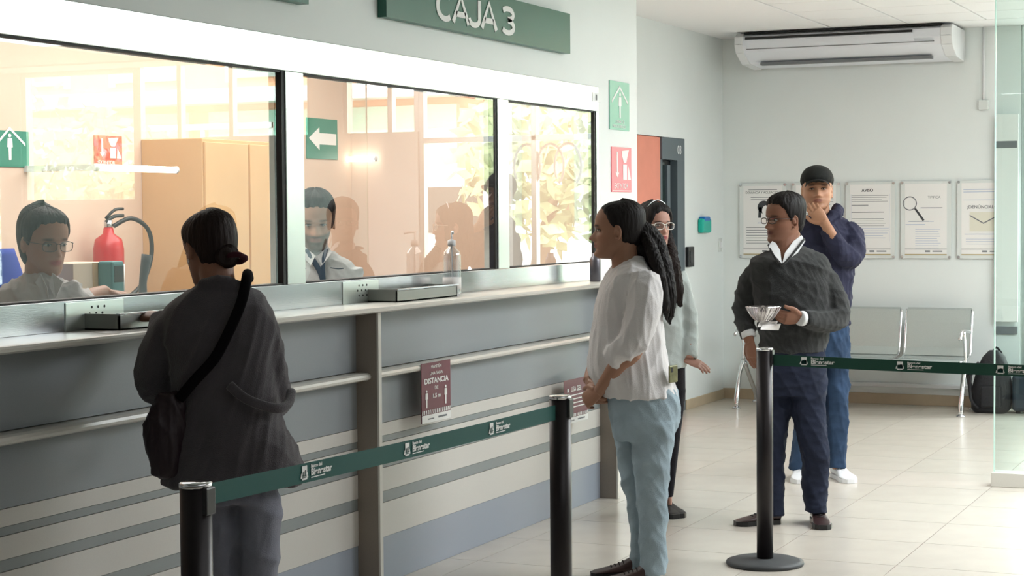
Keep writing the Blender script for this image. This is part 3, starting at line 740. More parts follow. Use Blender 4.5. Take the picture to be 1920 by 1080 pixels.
for k in range(24): box('picket', (9+.7*k, 27, -.05), (9.06+.7*k, 27.05, 3.2), M['white'], fn)
box('rail', (9, 26.98, 3.1), (25.2, 27.07, 3.2), M['white'], fn)
box('wall_base', (9, 27.1, -.05), (25.2, 27.2, 2.6), M['white'], fn)
vn = empty('white_van', (3.6, 22, -.05), 'white van parked in the street, mirrored in the middle teller window', 'van')
bm = bmesh.new()
add_rings(bm, [[(x, y, z) for x, z in ((1.6, .3), (1.6, 1.15), (2.2, 1.35), (2.7, 2.05), (3.0, 2.2), (6.0, 2.2), (6.1, 2.0), (6.15, .3))] for y in (21.4, 23.2)])
link('body', to_mesh(bm), M['vanw'], vn)
box('side_window', (2.55, 21.38, 1.35), (3.5, 21.41, 1.95), M['dglass'], vn)
for x in (2.3, 5.2):
    bm = bmesh.new(); add_rings(bm, [[(x+.33*math.cos(t), y, .28+.33*math.sin(t)) for t in np.linspace(0, 2*PI, 21)[:-1]] for y in (21.35, 21.6)]); link('wheel', to_mesh(bm), M['black'], vn)
def tree(x, y, h, r, label, n=420):
    t = empty('street_tree', (x, y, -.05), label, 'tree')
    tube('trunk', [(x, y, -.05), (x+.1, y, h*.4), (x-.1, y, h*.8)], [.16, .12, .06], M['bark'], t)
    rnd = random.Random(int(x*10)); bm = bmesh.new()
    for k in range(n):
        d = Vector((rnd.gauss(0, 1), rnd.gauss(0, 1), rnd.gauss(0, .8))); d.normalize(); p = Vector((x, y, h))+d*r*(rnd.random()**.4)
        s_ = .16; a_ = Vector((rnd.gauss(0, 1), rnd.gauss(0, 1), rnd.gauss(0, 1))).normalized(); b_ = a_.orthogonal().normalized()
        bm.faces.new([bm.verts.new(p+q) for q in (a_*s_, b_*s_*.6, -a_*s_, -b_*s_*.6)])
    tag(link('foliage', to_mesh(bm), M['leaf'], t), kind='stuff')
tree(2.9, 25, 2.6, 1.7, 'leafy street tree behind the van, mirrored in the right teller window')
tree(1.0, 20, 2.2, 1.2, 'leafy street tree nearest the entrance, mirrored in the right teller window')
tree(8.5, 22, 1.6, 1.6, 'low bushy tree, mirrored in the left teller window', 700)
tree(12.5, 25, 2.2, 1.9, 'broad bushy tree farthest from the van, mirrored at the left picture edge', 700)

# ================================================================== INSIDE THE TELLER ROOM
fe = on_ray(205, 545, 0, XT+.13); fx, fy, fz = fe; fz -= .06
M['red'] = mat('red_enamel', (190, 28, 34), .3)
ex = empty('fire_extinguisher', (fx, fy, fz), 'red fire extinguisher with black hose on the teller room wall', 'fire extinguisher')
lathe('cylinder', [(0, 0), (.075, .003), (.08, .02), (.08, .28), (.07, .33), (.03, .36), (.025, .39), (0, .39)], (fx, fy, fz), M['red'], ex)
lathe('label_band', [(.0815, .06), (.0815, .20)], (fx, fy, fz), M['white'], ex)
lathe('valve', [(0, .385), (.022, .385), (.022, .43), (0, .43)], (fx, fy, fz), M['steel'], ex, 16)
tube('handle', [(fx, fy-.02, fz+.42), (fx+.02, fy+.02, fz+.45), (fx+.03, fy+.09, fz+.455)], .01, M['black'], ex)
tube('lever', [(fx, fy-.02, fz+.44), (fx+.02, fy+.03, fz+.485), (fx+.03, fy+.09, fz+.49)], .008, M['black'], ex)
tube('hose', [(fx+.02, fy+.02, fz+.40), (fx+.06, fy+.12, fz+.44), (fx+.08, fy+.24, fz+.38), (fx+.08, fy+.27, fz+.25), (fx+.06, fy+.22, fz+.1), (fx+.05, fy+.12, fz+.03)], .012, M['black'], ex, sub=6)
# teller desk with things
dk = empty('teller_desk', (-4.35, 6.5, 0), 'pale desk running behind the teller windows', 'desk')
box('desk_top', (-4.26, 2.8, 1.10), (-4.01, 9.6, 1.14), M['offwhite'], dk, bevel=.004)
for y in (2.9, 4.9, 8.0, 9.5): box('desk_panel', (-4.22, y, 0), (-4.05, y+.03, 1.10), M['offwhite'], dk)
sc2 = empty('low_cupboard', (-4.87, 6.95, 0), 'pale low cupboard behind the tellers carrying the box, card terminal and telephone', 'cupboard')
box('carcass', (-5.12, 6.16, 0), (-4.62, 7.9, 1.12), M['offwhite'], sc2, bevel=.003)
box('top', (-5.13, 6.15, 1.12), (-4.61, 7.91, 1.14), M['solid'], sc2, bevel=.003)
for y in (6.18, 6.75, 7.32): box('door', (-4.62, y, .05), (-4.605, y+.55, 1.08), M['offwhite'], sc2, bevel=.003)
def deskbox(px, py, x, wy, wx, h, name, m, label, cat):
    p = on_ray(px, py, 0, x)
    r = empty(name, (x, p.y, 1.14), label, cat); z1 = max(1.2, p.z)
    return r, p, z1
r, p, z1 = deskbox(108, 494, -4.88, .3, .2, .3, 'cardboard_box', None, 'cream box on the teller desk behind the woman with glasses', 'box')
box('carton', (-5.0, p.y, 1.14), (-4.80, p.y+.27, z1), mat('cream_card', (226, 206, 184), .8), r, bevel=.003)
box('tape', (-4.80, p.y+.13, 1.14), (-4.798, p.y+.17, z1), M['tan'], r)
r, p, z1 = deskbox(200, 490, -4.75, 0, 0, 0, 'card_terminal', None, 'teal card terminal standing on the teller desk near the extinguisher', 'terminal')
box('body', (-4.80, p.y, 1.14), (-4.72, p.y+.085, z1), mat('teal_grey_plastic', (70, 130, 128), .5), r, bevel=.01)
box('screen', (-4.72, p.y+.01, z1-.09), (-4.717, p.y+.075, z1-.02), M['dglass'], r)
r, p, z1 = deskbox(268, 478, -4.75, 0, 0, 0, 'desk_phone', None, 'grey desk telephone with upright handset behind the left window', 'telephone')
box('base', (-4.84, p.y-.05, 1.14), (-4.66, p.y+.12, 1.19), M['darkrub'], r, bevel=.012)
tube('handset', [(-4.75, p.y, 1.18), (-4.76, p.y+.01, (1.18+z1)/2), (-4.75, p.y+.03, z1)], [.025, .017, .024], M['darkrub'], r)
M['tube'] = mat('fluorescent_tube', (255, 250, 240), .5, emit=6)
for (xa, xb, yy_, X_), lab in (((182, 328, 311, -5.565), 'glowing white tube standing in for a ceiling light reflection in the left window'), ((637, 704, 299, None), 'short lit tube light on the teller room end wall behind the middle window')):  # left tube is added in place of a ceiling tube's reflection in the glass
    if X_: a_ = on_ray(xa, yy_+3, 0, X_); b_ = on_ray(xb, yy_, 0, X_)
    else: a_ = on_ray(xa, yy_, 1, 10.7); b_ = on_ray(xb, yy_, 1, 10.7)
    b_.z = a_.z
    r = empty('light_strip', (a_+b_)/2, lab, 'lamp')
    tube('tube', [a_, b_], .017, M['tube'], r, sub=1)
    for q in (a_, b_): tube('end_cap', [q+(b_-a_)*(-.02 if q is a_ else .0), q+(b_-a_)*(.0 if q is a_ else .02)], .02, M['offwhite'], r, sub=1)
    if X_: box('wall_bracket', (XT, a_.y-.02, a_.z-.015), (X_, a_.y+.02, a_.z+.015), M['offwhite'], r)
# office chair back behind the woman teller
p0 = on_ray(2, 500, 0, -4.93)
oc = empty('office_chair', (p0.x, p0.y, 0), 'blue office chair back behind the woman with glasses at the left edge', 'chair')
bm = bmesh.new(); add_tube(bm, [(p0.x, p0.y, 1.1), (p0.x, p0.y, 1.3), (p0.x, p0.y, 1.47)], [.2, .22, .12], 16, 5, flat=((1, .3, 0), .25)); link('backrest', to_mesh(bm), mat('blue_fabric', (20, 60, 170), .8), oc, True)
tube('gas_post', [(p0.x, p0.y, 0), (p0.x, p0.y, 1.1)], .03, M['black'], oc)

# ================================================================== PEOPLE
def vmesh(bm, voxel, smooth=2, wr=0, wk=9, seed=0, wdir=(1, 1, 1), dec=0):
    """fuse overlapping tubes to one surface; wr = fold depth"""
    me = to_mesh(bm)
    o = bpy.data.objects.new('tmp', me); C.objects.link(o)
    m = o.modifiers.new('r', 'REMESH'); m.mode = 'VOXEL'; m.voxel_size = voxel; m.use_smooth_shade = True
    if smooth: s_ = o.modifiers.new('s', 'SMOOTH'); s_.iterations = smooth; s_.factor = .5
    if dec: d = o.modifiers.new('d', 'DECIMATE'); d.ratio = dec
    dg = bpy.context.evaluated_depsgraph_get(); out = bpy.data.meshes.new_from_object(o.evaluated_get(dg))
    bpy.data.objects.remove(o); bpy.data.meshes.remove(me)
    n = len(out.vertices)
    if wr:
        co = np.empty(n*3, dtype=np.float64); out.vertices.foreach_get('co', co); co = co.reshape(-1, 3)
        no = np.array([v.vector for v in out.vertex_normals]) if n < 400000 else 0
        rs = np.random.RandomState(seed); q = co*np.array(wdir)
        w1 = np.stack([np.sin(q@rs.normal(0, wk*.6, 3)+rs.uniform(0, 6)) for _ in range(3)], 1)
        d = np.zeros(n)
        for k in range(5):
            kv = rs.normal(0, 1, 3); kv /= np.linalg.norm(kv); f_ = wk*2.6*(1.0+k*.7)
            v = np.sin(q@(kv*f_)+2.2*(w1@rs.normal(0, 1, 3))+rs.uniform(0, 6))
            d += (1-np.abs(v))**2*(1/(1+.5*k))
        d -= d.mean(); co += no*(d*wr*2.0)[:, None]
        out.vertices.foreach_set('co', co.ravel()); out.update()
    return out

class Fig:
    """a person standing at camera-forward distance w; sizes in photo pixels are turned into metres at that distance"""
    def __init__(s, w): s.w = w; s.k = w/F_PX; s.r = RT.copy(); s.r.z = 0; s.r.normalize(); s.f = Vector((FW.x, FW.y, 0)).normalized()
    def P(s, px, py, dd=0): return CAM+(FW+RT*((px-960)/F_PX)-UP*((py-540)/F_PX))*(s.w+dd)
    def G(s, px, z, dd=0):
        a_ = s.P(px, 0, dd); b_ = s.P(px, 1000, dd); t = (z-a_.z)/(b_.z-a_.z); return a_.lerp(b_, t)
    def secs(s, bm, rows, n=24, sub=4, p=.85, tilt=0):
        """rows: (py or None, pxL, pxR, half depth m, depth shift m[, z])"""
        A = []
        for r in rows:
            py, l, rr, hd, dd = r[:5]; c_ = s.P((l+rr)/2, py, dd) if py is not None else s.G((l+rr)/2, r[5], dd)
            A.append((c_.x, c_.y, c_.z, (rr-l)/2*(s.w+dd)/F_PX, hd))
        A = catmull(A, sub); rings = []
        for x, y, z, a_, b_ in A:
            ring = []
            for k in range(n):
                t = 2*PI*k/n; c_, s_ = math.cos(t), math.sin(t)
                u = math.copysign(abs(c_)**p, c_)*max(a_, .003); v = math.copysign(abs(s_)**p, s_)*max(b_, .003)
                ring.append(Vector((x, y, z))+s.r*u+s.f*v)
            rings.append(ring)
        add_rings(bm, rings)
    def limb(s, bm, pts, n=16, sub=4, flat=None):
        """pts: (px, py, dd, radius m)"""
        add_tube(bm, [s.P(a_, b_, d_) for a_, b_, d_, _ in pts], [q[3] for q in pts], n, sub, flat=flat)

HP = np.array([(-.117, .070, .020, .012), (-.112, .083, .0, .026), (-.100, .090, -.02, .040), (-.085, .088, -.04, .049), (-.072, .086, -.055, .055), (-.060, .088, -.068, .060),
      (-.045, .087, -.080, .064), (-.025, .087, -.088, .068), (0, .085, -.095, .072), (.018, .092, -.099, .075), (.045, .093, -.101, .0765), (.07, .086, -.099, .073), (.09, .072, -.088, .063),
      (.105, .05, -.068, .048), (.114, .024, -.042, .028), (.118, .002, -.018, .006)])
def gs(x, m, s_): return np.exp(-((x-m)/s_)**2)
def head_grid(nz=64, nt=72):
    zs = np.interp(np.linspace(0, 1, nz), [0, .1, .85, 1], [-.117, -.10, .095, .118])
    Q = catmull(HP, 6); idx = np.argsort(Q[:, 0]); Q = Q[idx]
    f_ = np.interp(zs, Q[:, 0], Q[:, 1]); b_ = np.interp(zs, Q[:, 0], Q[:, 2]); h_ = np.interp(zs, Q[:, 0], Q[:, 3])
    th = np.linspace(0, 2*PI, nt+1)[:-1]
    Z = np.repeat(zs[:, None], nt, 1); T = np.repeat(th[None], nz, 0)
    cx, sx = np.sin(T), np.cos(T)
    X = h_[:, None]*np.sign(cx)*np.abs(cx)**.9
    Y = ((f_+b_)/2)[:, None]+((f_-b_)/2)[:, None]*np.sign(sx)*np.abs(sx)**.92
    return X, Y, Z, T
def head_pts(nose=1.0, jaw=1.0, chinf=0, wide=1.0):
    X, Y, Z, T = head_grid()
    fr = np.clip(np.cos(T), 0, 1)**.5
    ridge = np.interp(Z, [-.052, -.045, -.038, -.031, -.015, .006, .016], [0, .012, .030, .030, .018, .004, 0])*nose
    sg = np.interp(Z, [-.045, -.03, 0, .02], [.015, .014, .009, .012])
    d = ridge*np.exp(-(X/sg)**2)+.007*nose*(gs(X, .014, .007)+gs(X, -.014, .007))*gs(Z, -.038, .007)
    d -= .0145*(gs(X, .032, .017)+gs(X, -.032, .017))*gs(Z, .002, .012)
    d += .005*gs(Z, .021, .007)*np.exp(-(np.abs(X)/.05)**4)
    d += .004*(gs(X, .032, .011)+gs(X, -.032, .011))*gs(Z, -.001, .006)
    d += .0095*np.exp(-(X/.024)**2)*(gs(Z, -.0565, .0045)+1.05*gs(Z, -.0685, .0055))-.003*np.exp(-(X/.028)**2)*gs(Z, -.0625, .002)
    d -= .003*gs(Z, -.080, .006)*np.exp(-(X/.02)**2)
    d += (.006+chinf)*gs(Z, -.099, .011)*np.exp(-(X/.022)**2)
    d += .004*(gs(np.abs(X), .05, .016))*gs(Z, -.022, .018)
    d -= .003*gs(np.abs(X), .052, .012)*gs(Z, -.055, .015)
    Y = Y+d*fr
    X = X*np.interp(Z, [-.117, -.06, 0], [jaw, jaw, 1])*wide
    return X, Y, Z, T
def frame(c, fwd, up=(0, 0, 1), sc=1.0):
    f_ = Vector(fwd).normalized(); u = Vector(up); u = (u-f_*u.dot(f_)).normalized(); r_ = f_.cross(u)
    return Matrix(((r_.x*sc, f_.x*sc, u.x*sc, c[0]), (r_.y*sc, f_.y*sc, u.y*sc, c[1]), (r_.z*sc, f_.z*sc, u.z*sc, c[2]), (0, 0, 0, 1)))
def add_grid(bm, X, Y, Z, Mx):
    add_rings(bm, [[Mx @ Vector((X[i, j], Y[i, j], Z[i, j])) for j in range(X.shape[1])] for i in range(X.shape[0])])
def hair_mesh(Mx, line, thick, seed=0, tops=0.0, back=0.0, bumps=.0013, side=0.0, edge=.022):
    """shell over the scalp: line = [(deg from front, lowest z)], thick = hair thickness"""
    X, Y, Z, T = head_grid(80, 108)
    a_ = np.degrees(np.abs(np.where(T > PI, 2*PI-T, T)))
    zl = np.interp(a_, [q[0] for q in line], [q[1] for q in line])
    rs = np.random.RandomState(seed)
    zl = zl+.0018*np.sin(T*17+rs.uniform(0, 6))+.0008*np.sin(T*41+1)
    m = 1/(1+np.exp(-(Z-zl)/.0028))
    rp = np.clip((Z-zl)/edge, 0, 1)**.6
    t = (.002+(thick-.002)*rp)*m-.010*(1-m)
    t = t+m*rp*(tops*np.clip(Z/.118, 0, 1)**2+back*np.clip((a_-90)/90, 0, 1)+side*gs(a_, 90, 35))
    t = t+m*rp*bumps*(np.sin(T*31+Z*25+rs.uniform(0, 6))*.6+np.sin(T*11+Z*60)*.6+.5*np.sin(T*53+Z*15))
    cx = np.array([0, -.005, .0])
    V_ = np.stack([X, Y-cx[1], Z], -1); L = np.linalg.norm(V_, axis=-1, keepdims=True); N_ = V_/L
    V_ = V_+N_*t[..., None]
    bm = bmesh.new(); add_grid(bm, V_[..., 0], V_[..., 1]+cx[1], V_[..., 2], Mx)
    return bm
def add_ears(bm, Mx, s_=1.0):
    for sx in (-1, 1):
        P_ = []
        for k in range(9):
            t = -1.9+3.9*k/8
            P_.append(Mx @ Vector((sx*(.074+.010*math.cos(t*.5)), -.006-.017*math.cos(t*1.0)*s_+.004, -.006+.027*math.sin(t)*s_)))
        add_tube(bm, P_, [.006, .006, .0055, .005, .005, .005, .0055, .006, .005], 8, 2)
        add_tube(bm, [Mx @ Vector((sx*.068, .002, -.004)), Mx @ Vector((sx*.078, -.010, -.004))], [.018, .015], 12, 2, flat=(Mx.to_3x3() @ Vector((0, 1, 0)), .6))
def add_hand(bm, wrist, d, nrm, side=1, curl=(.5, .6, .5), spread=.06, sc=1.0, thumb=.5, fan=0.0):
    """d: wrist to knuckles; nrm: back-of-hand normal; side: +1 thumb on d x nrm side"""
    d = Vector(d).normalized(); n = Vector(nrm); n = (n-d*n.dot(d)).normalized(); l = d.cross(n)*side; w = Vector(wrist)
    S = sc
    add_tube(bm, [w-d*.02*S, w+d*.02*S, w+d*.055*S, w+d*.088*S], [.027*S, .034*S, .041*S, .039*S], 14, 3, flat=(n, .40))
    for i, (off, ln, rr) in enumerate(((.030, .074, .0088), (.010, .083, .0092), (-.010, .077, .0088), (-.029, .060, .0078))):
        b = w+d*(.082-abs(off-.01)*.18)*S+l*off*S; dirn = (d+l*(off*spread*12+fan*off)).normalized(); ax = dirn.cross(n).normalized()
        P_ = [b-d*.02*S, b]; cur = b; an = 0
        for j, fr_ in enumerate((.45, .31, .24)):
            an += curl[j]*(1+.12*(i-1)); v = dirn*math.cos(an)-n*math.sin(an); cur = cur+v*ln*fr_*S; P_.append(cur)
        add_tube(bm, P_, [rr*S*q for q in (1.05, 1.08, 1.0, .93, .78)], 9, 3)
    b = w+d*.022*S+l*.026*S; v1 = (d*.72+l*.62-n*.35*thumb).normalized(); p1 = b+v1*.040*S; v2 = (d*.9+l*.2-n*.5*thumb).normalized(); p2 = p1+v2*.030*S; p3 = p2+(v2-n*.3*thumb).normalized()*.024*S
    add_tube(bm, [b-v1*.012*S, b, p1, p2, p3], [.013*S, .0145*S, .0115*S, .0105*S, .0085*S], 9, 3)
def shoe(parent, heel, toe, m, sole_m, w=.048, h=.075, laces=None, name='shoe'):
    heel = Vector(heel); toe = Vector(toe); d = (toe-heel); L = d.length; d.normalize(); s_ = Vector((0, 0, 1)).cross(d).normalized()
    pr = [(0.0, .028, .055, .030), (.03, .034, .085, .02), (.14, .037, h+.015, .02), (.30, .037, h+.005, .02), (.42, .038, h*.86, .02), (.60, .043, h*.66, .02), (.78, w, h*.50, .02), (.92, w*.82, h*.40, .02), (1.0, w*.4, h*.28, .022)]
    rings = []
    for t, hw, top, bot in catmull(pr, 3):
        ring = []
        for k in range(16):
            a_ = 2*PI*k/16; x = math.copysign(abs(math.cos(a_))**.7, math.cos(a_))*hw; z = (top+bot)/2+math.copysign(abs(math.sin(a_))**.8, math.sin(a_))*(top-bot)/2
            ring.append(heel+d*(t*L)+s_*x+Vector((0, 0, z)))
        rings.append(ring)
    bm = bmesh.new(); add_rings(bm, rings); o = link(name, to_mesh(bm), m, parent, True)
    out = [(t, hw) for t, hw in ((0, .022), (.04, .034), (.2, .037), (.45, .037), (.62, .044), (.8, w+.003), (.93, w*.85), (1.01, w*.4))]
    pts = [heel+d*(t*L)+s_*hw for t, hw in out]+[heel+d*(t*L)-s_*hw for t, hw in out[::-1]]
    bm = bmesh.new(); add_poly(bm, [p_+Vector((0, 0, .001)) for p_ in pts], (0, 0, .024)); link('sole', to_mesh(bm), sole_m, o)
    if laces:
        bm = bmesh.new()
        for k in range(4):
            t = .40+.075*k; z = np.interp(t, [.3, .42, .6, .78], [h+.01, h*.88, h*.68, h*.52]); p_ = heel+d*(t*L)
            add_tube(bm, [p_+s_*.024+Vector((0, 0, z-.006)), p_+Vector((0, 0, z+.003)), p_-s_*.024+Vector((0, 0, z-.006))], .003, 6, 2)
        tag(link('laces', to_mesh(bm), laces, o), kind='stuff')
    return o
def skin_color(me, Mx, base, lips=None, hairc=None, beard=0.0, brows=1.0, cheek=0.25):
    n = len(me.vertices); co = np.empty(n*3); me.vertices.foreach_get('co', co); co = co.reshape(-1, 3)
    inv = np.array(Mx.inverted()); L = co@inv[:3, :3].T+inv[:3, 3]
    base = np.array(lin(base)); col = np.repeat(base[None], n, 0)
    X, Y, Z = L.T; on = (np.abs(X) < .1) & (np.abs(Z) < .13) & (np.abs(Y) < .13); fr = on*(Y > .03)
    def mix(m, c): 
        c = np.array(lin(c)) if max(c) > 1 else np.array(c)
        col[:] = col*(1-m[:, None])+c*m[:, None]
    if cheek: mix(fr*cheek*(gs(np.abs(X), .045, .02)*gs(Z, -.03, .02)+.8*gs(X, 0, .018)*gs(Z, -.034, .012)), tuple(base*np.array([1.0, .72, .68])))
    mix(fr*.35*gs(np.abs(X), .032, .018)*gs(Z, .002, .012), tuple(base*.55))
    if beard: mix(on*beard*np.clip((Y-.0)/.03, 0, 1)*np.clip((-.036-Z+.25*np.clip(np.abs(X)-.03, 0, 1))/.012, 0, 1), hairc or (40, 34, 30))
    if lips: mix(fr*np.clip(1.25*np.exp(-(X/.024)**4)*np.exp(-((Z+.0625)/.0095)**4), 0, 1), lips)
    mix(fr*.7*np.exp(-(X/.022)**4)*gs(Z, -.0625, .0014), tuple(base*.3))
    if brows: mix(fr*brows*np.exp(-((np.abs(X)-.033)/.017)**4)*np.exp(-((Z-.022-.05*(.03-np.abs(X)))/.0045)**2), hairc or (38, 32, 30))
    a_ = me.color_attributes.new('Col', 'FLOAT_COLOR', 'POINT')
    a_.data.foreach_set('color', np.hstack([col, np.ones((n, 1))]).astype(np.float32).ravel())
M['skin'] = mat('skin', (200, 160, 130), .5, bump=.05, bscale=180, attr='Col', spec=.35)
M['eyew'] = mat('eye_white', (176, 166, 156), .25)
M['iris'] = mat('dark_iris', (40, 26, 18), .15)
M['hair'] = mat('black_hair', (20, 16, 15), .6, spec=.25, bump=.55, bscale=90, stretch=(1, 1, .12), var=.25, vscale=30)
M['hairbr'] = mat('dark_brown_hair', (32, 21, 18), .6, spec=.25, bump=.55, bscale=90, stretch=(1, 1, .12), var=.25, vscale=30)
def eyes(par, Mx, closed=False, z=.002):
    for sx in (-1, 1):
        c_ = Vector((sx*.032, .0765, z))
        bm = bmesh.new(); bmesh.ops.create_uvsphere(bm, u_segments=16, v_segments=10, radius=1)
        bm.transform(Mx @ Matrix.Translation(c_) @ Matrix.Rotation(-sx*.25, 4, 'Z') @ Matrix.Diagonal((.0130, .0082, .0044, 1))); e = link('eye', to_mesh(bm), M['eyew'], par, True)
        bm = bmesh.new(); bmesh.ops.create_uvsphere(bm, u_segments=12, v_segments=8, radius=1)
        bm.transform(Mx @ Matrix.Translation(c_+Vector((0, .0068, -.0004))) @ Matrix.Diagonal((.0052, .0026, .0050, 1))); link('iris', to_mesh(bm), M['iris'], e, True)
        bm = bmesh.new(); add_tube(bm, [Mx @ Vector((sx*(.032+q), .0835-abs(q)*.28-(.004 if q > 0 else 0), z+.0052-q*q*22)) for q in (-.015, -.007, 0, .008, .015)], .0012, 6, 2); link('lash_line', to_mesh(bm), M['hair'], e, True)
def glasses(par, Mx, m, w=.027, h=.018, rr=.0016, lens=None):
    g = None
    for sx in (-1, 1):
        P_ = [Mx @ Vector((sx*.034+w*math.copysign(abs(math.cos(t))**.7, math.cos(t)), .104-abs(sx*.034+w*math.cos(t))*.16, -.002+h*math.copysign(abs(math.sin(t))**.7, math.sin(t)))) for t in np.linspace(0, 2*PI, 25)]
        bm = bmesh.new(); add_tube(bm, P_, rr, 6, 1)
        if sx < 0:
            add_tube(bm, [Mx @ Vector((x, .1005, .004+.004*(1-(x/.01)**2))) for x in (-.009, 0, .009)], rr, 6, 2)
            for s2 in (-1, 1): add_tube(bm, [Mx @ Vector((s2*.061, .094, .008)), Mx @ Vector((s2*.074, .07, .008)), Mx @ Vector((s2*.080, 0, .006)), Mx @ Vector((s2*.078, -.02, -.005))], rr, 6, 2)
        if g is None: g = link('glasses', to_mesh(bm), m, par, True)
        else: link('rim', to_mesh(bm), m, g, True)
        if lens:
            bm = bmesh.new(); bm.faces.new([bm.verts.new(p_) for p_ in P_[:-1]]); link('lens', to_mesh(bm), lens, g)
    return g
M['lens'] = glass_mat('spectacle_lens', (.93, .95, .95), 1.6, .06)
def cloth(name, col, rough=.85, bump=.35, bscale=260, var=.08, vs_=14, sheen=0, stretch=None): return mat(name, col, rough, bump=bump, bscale=bscale, var=var, vscale=vs_, sheen=sheen, spec=.25, stretch=stretch)

# ---------------------------------------------------------------- woman in the grey coat (seen from behind)
def woman_coat():
    g = Fig(5.9); c0 = g.G(440, 0)
    R_ = empty('person', c0, 'woman in a dark grey coat with a hair bun, back turned, at the left window', 'person')
    coat = cloth('charcoal_wool', (80, 76, 80), .95, .5, 320, .12, 9, sheen=.3); pants = cloth('light_grey_flannel', (128, 130, 142), .9)
    hd = g.P(392, 468, .03); fwd = (-g.r*.62+g.f*.74+Vector((0, 0, -.22)))
    Mx = frame(hd, fwd, sc=.98)
    X, Y, Z, T = head_pts(nose=.9, wide=1.0)
    bm = bmesh.new(); add_grid(bm, X, Y, Z, Mx); add_ears(bm, Mx)
    add_tube(bm, [Mx @ Vector((0, -.03, -.05)), g.P(408, 525, -.01), g.P(412, 560, -.02)], [.058, .056, .07], 20, 4)
    g.secs(bm, [(560, 370, 450, .05, 0), (620, 345, 485, .08, 0), (740, 355, 480, .09, 0), (860, 350, 490, .10, 0), (930, 365, 475, .09, 0)], sub=3)
    for l, r_, dd in ((396, 440, .02), (465, 508, -.01)): g.secs(bm, [(920, l, r_, .06, dd), (1080, l+4, r_-4, .05, dd), (None, l+8, r_-8, .035, dd, .06)], sub=3)
    g.limb(bm, [(356, 605, .02, .04), (304, 690, .06, .038), (292, 650, .20, .03), (300, 596, .30, .024)])
    add_hand(bm, g.P(300, 594, .31), (-g.r*.75+g.f*.6+Vector((0, 0, .0))), Vector((0, 0, 1))+g.f*-.3, side=1, curl=(.3, .3, .2))
    g.limb(bm, [(474, 605, .0, .04), (500, 690, .02, .036), (500, 745, .16, .028), (470, 720, .26, .024)])
    add_hand(bm, g.P(470, 720, .26), (-g.r*.5+g.f*.8), Vector((0, 0, 1)), side=-1, curl=(.4, .4, .3))
    me = vmesh(bm, .0055, 1); skin_color(me, Mx, (150, 108, 88), lips=(128, 70, 64), hairc=(34, 26, 22)); link('body', me, M['skin'], R_, True)
    eyes(R_, Mx)
    h = hair_mesh(Mx, [(0, .086), (45, .078), (70, .04), (85, .0), (100, .0), (118, -.055), (180, -.085)], .009, 3, back=.010)
    h2 = link('hair', to_mesh(h), M['hairbr'], R_, True)
    bm = bmesh.new()
    bc = Mx @ Vector((0, -.108, -.045))
    for k in range(3):
        P_ = [bc+Vector((0, 0, 0))+(g.r*(.026*math.cos(t))+Vector((0, 0, 1))*(.028*math.sin(t)))*(1-.28*k)-g.f*(.012*k-.01) for t in np.linspace(0, 2*PI, 13)[:-1]]
        add_tube(bm, P_+[P_[0]], .014-.002*k, 8, 1, caps=False)
    add_tube(bm, [Mx @ Vector((0, -.08, -.04)), bc-g.f*.02], [.034, .03], 12, 2)
    link('bun', vmesh(bm, .004, 1), M['hairbr'], R_, True)
    sp = g.P(443, 484, -.06); bm = bmesh.new(); P_ = [sp+g.r*(.026+.004*math.cos(5*t))*math.cos(t)+(Vector((0, 0, 1))*.55-g.f*.8)*(.022*math.sin(t)) for t in np.linspace(0, 2*PI, 25)]
    add_tube(bm, P_, .010, 8, 1); link('hair_tie', to_mesh(bm), cloth('maroon_velvet', (58, 20, 32)), R_, True)
    for k in range(1):
        e = Mx @ Vector((-.085, -.004, -.040)); bm = bmesh.new(); add_tube(bm, [e+Vector((0, 0, 1))*.008*math.sin(t)+g.f*.008*math.cos(t) for t in np.linspace(0, 2*PI, 13)], .0014, 6, 1); link('earring', to_mesh(bm), M['chrome'], R_, True)
    bm = bmesh.new()
    g.secs(bm, [(524, 382, 446, .062, -.01), (536, 366, 462, .082, 0), (550, 342, 488, .098, .0), (572, 316, 507, .112, 0), (600, 303, 519, .12, 0), (630, 303, 523, .130, 0), (680, 318, 520, .135, 0), (745, 322, 524, .135, 0), (800, 318, 532, .145, 0), (850, 312, 558, .165, 0), (888, 306, 574, .18, 0), (906, 304, 576, .18, 0)], n=36, sub=4)
    g.limb(bm, [(356, 594, .0, .066), (326, 628, .0, .074), (300, 685, .02, .076), (297, 722, .06, .072), (298, 700, .12, .062), (304, 650, .20, .056), (306, 612, .27, .050), (305, 598, .30, .046)])
    g.limb(bm, [(474, 590, .0, .064), (490, 625, .0, .064), (502, 685, .02, .064), (512, 740, .05, .062), (508, 752, .14, .055), (480, 735, .24, .048)])
    add_tube(bm, [g.P(378, 538, -.06), g.P(412, 528, -.075), g.P(450, 536, -.06), g.P(470, 548, .0)], [.020, .024, .022, .02], 10, 4)
    me = vmesh(bm, .0085, 3, wr=.0042, wk=7, seed=4, wdir=(1, 1, .45)); link('coat', me, coat, R_, True)
    # loose half belt across the back
    bm = bmesh.new(); add_tube(bm, [g.P(430, 722, -.150), g.P(455, 744, -.158), g.P(485, 758, -.158), g.P(520, 766, -.135), g.P(540, 757, -.08), g.P(546, 735, -.02)], .016, 10, 4, flat=(g.f, .35)); link('coat_belt', to_mesh(bm), coat, R_, True)
    bm = bmesh.new()
    g.secs(bm, [(880, 385, 520, .10, 0), (905, 386, 522, .11, 0), (940, 388, 524, .115, 0)], sub=3)
    g.secs(bm, [(930, 386, 452, .085, .02), (990, 388, 450, .078, .02), (1060, 394, 448, .072, .02), (None, 396, 452, .065, .02, .35), (None, 396, 460, .07, .02, .05)], sub=4)
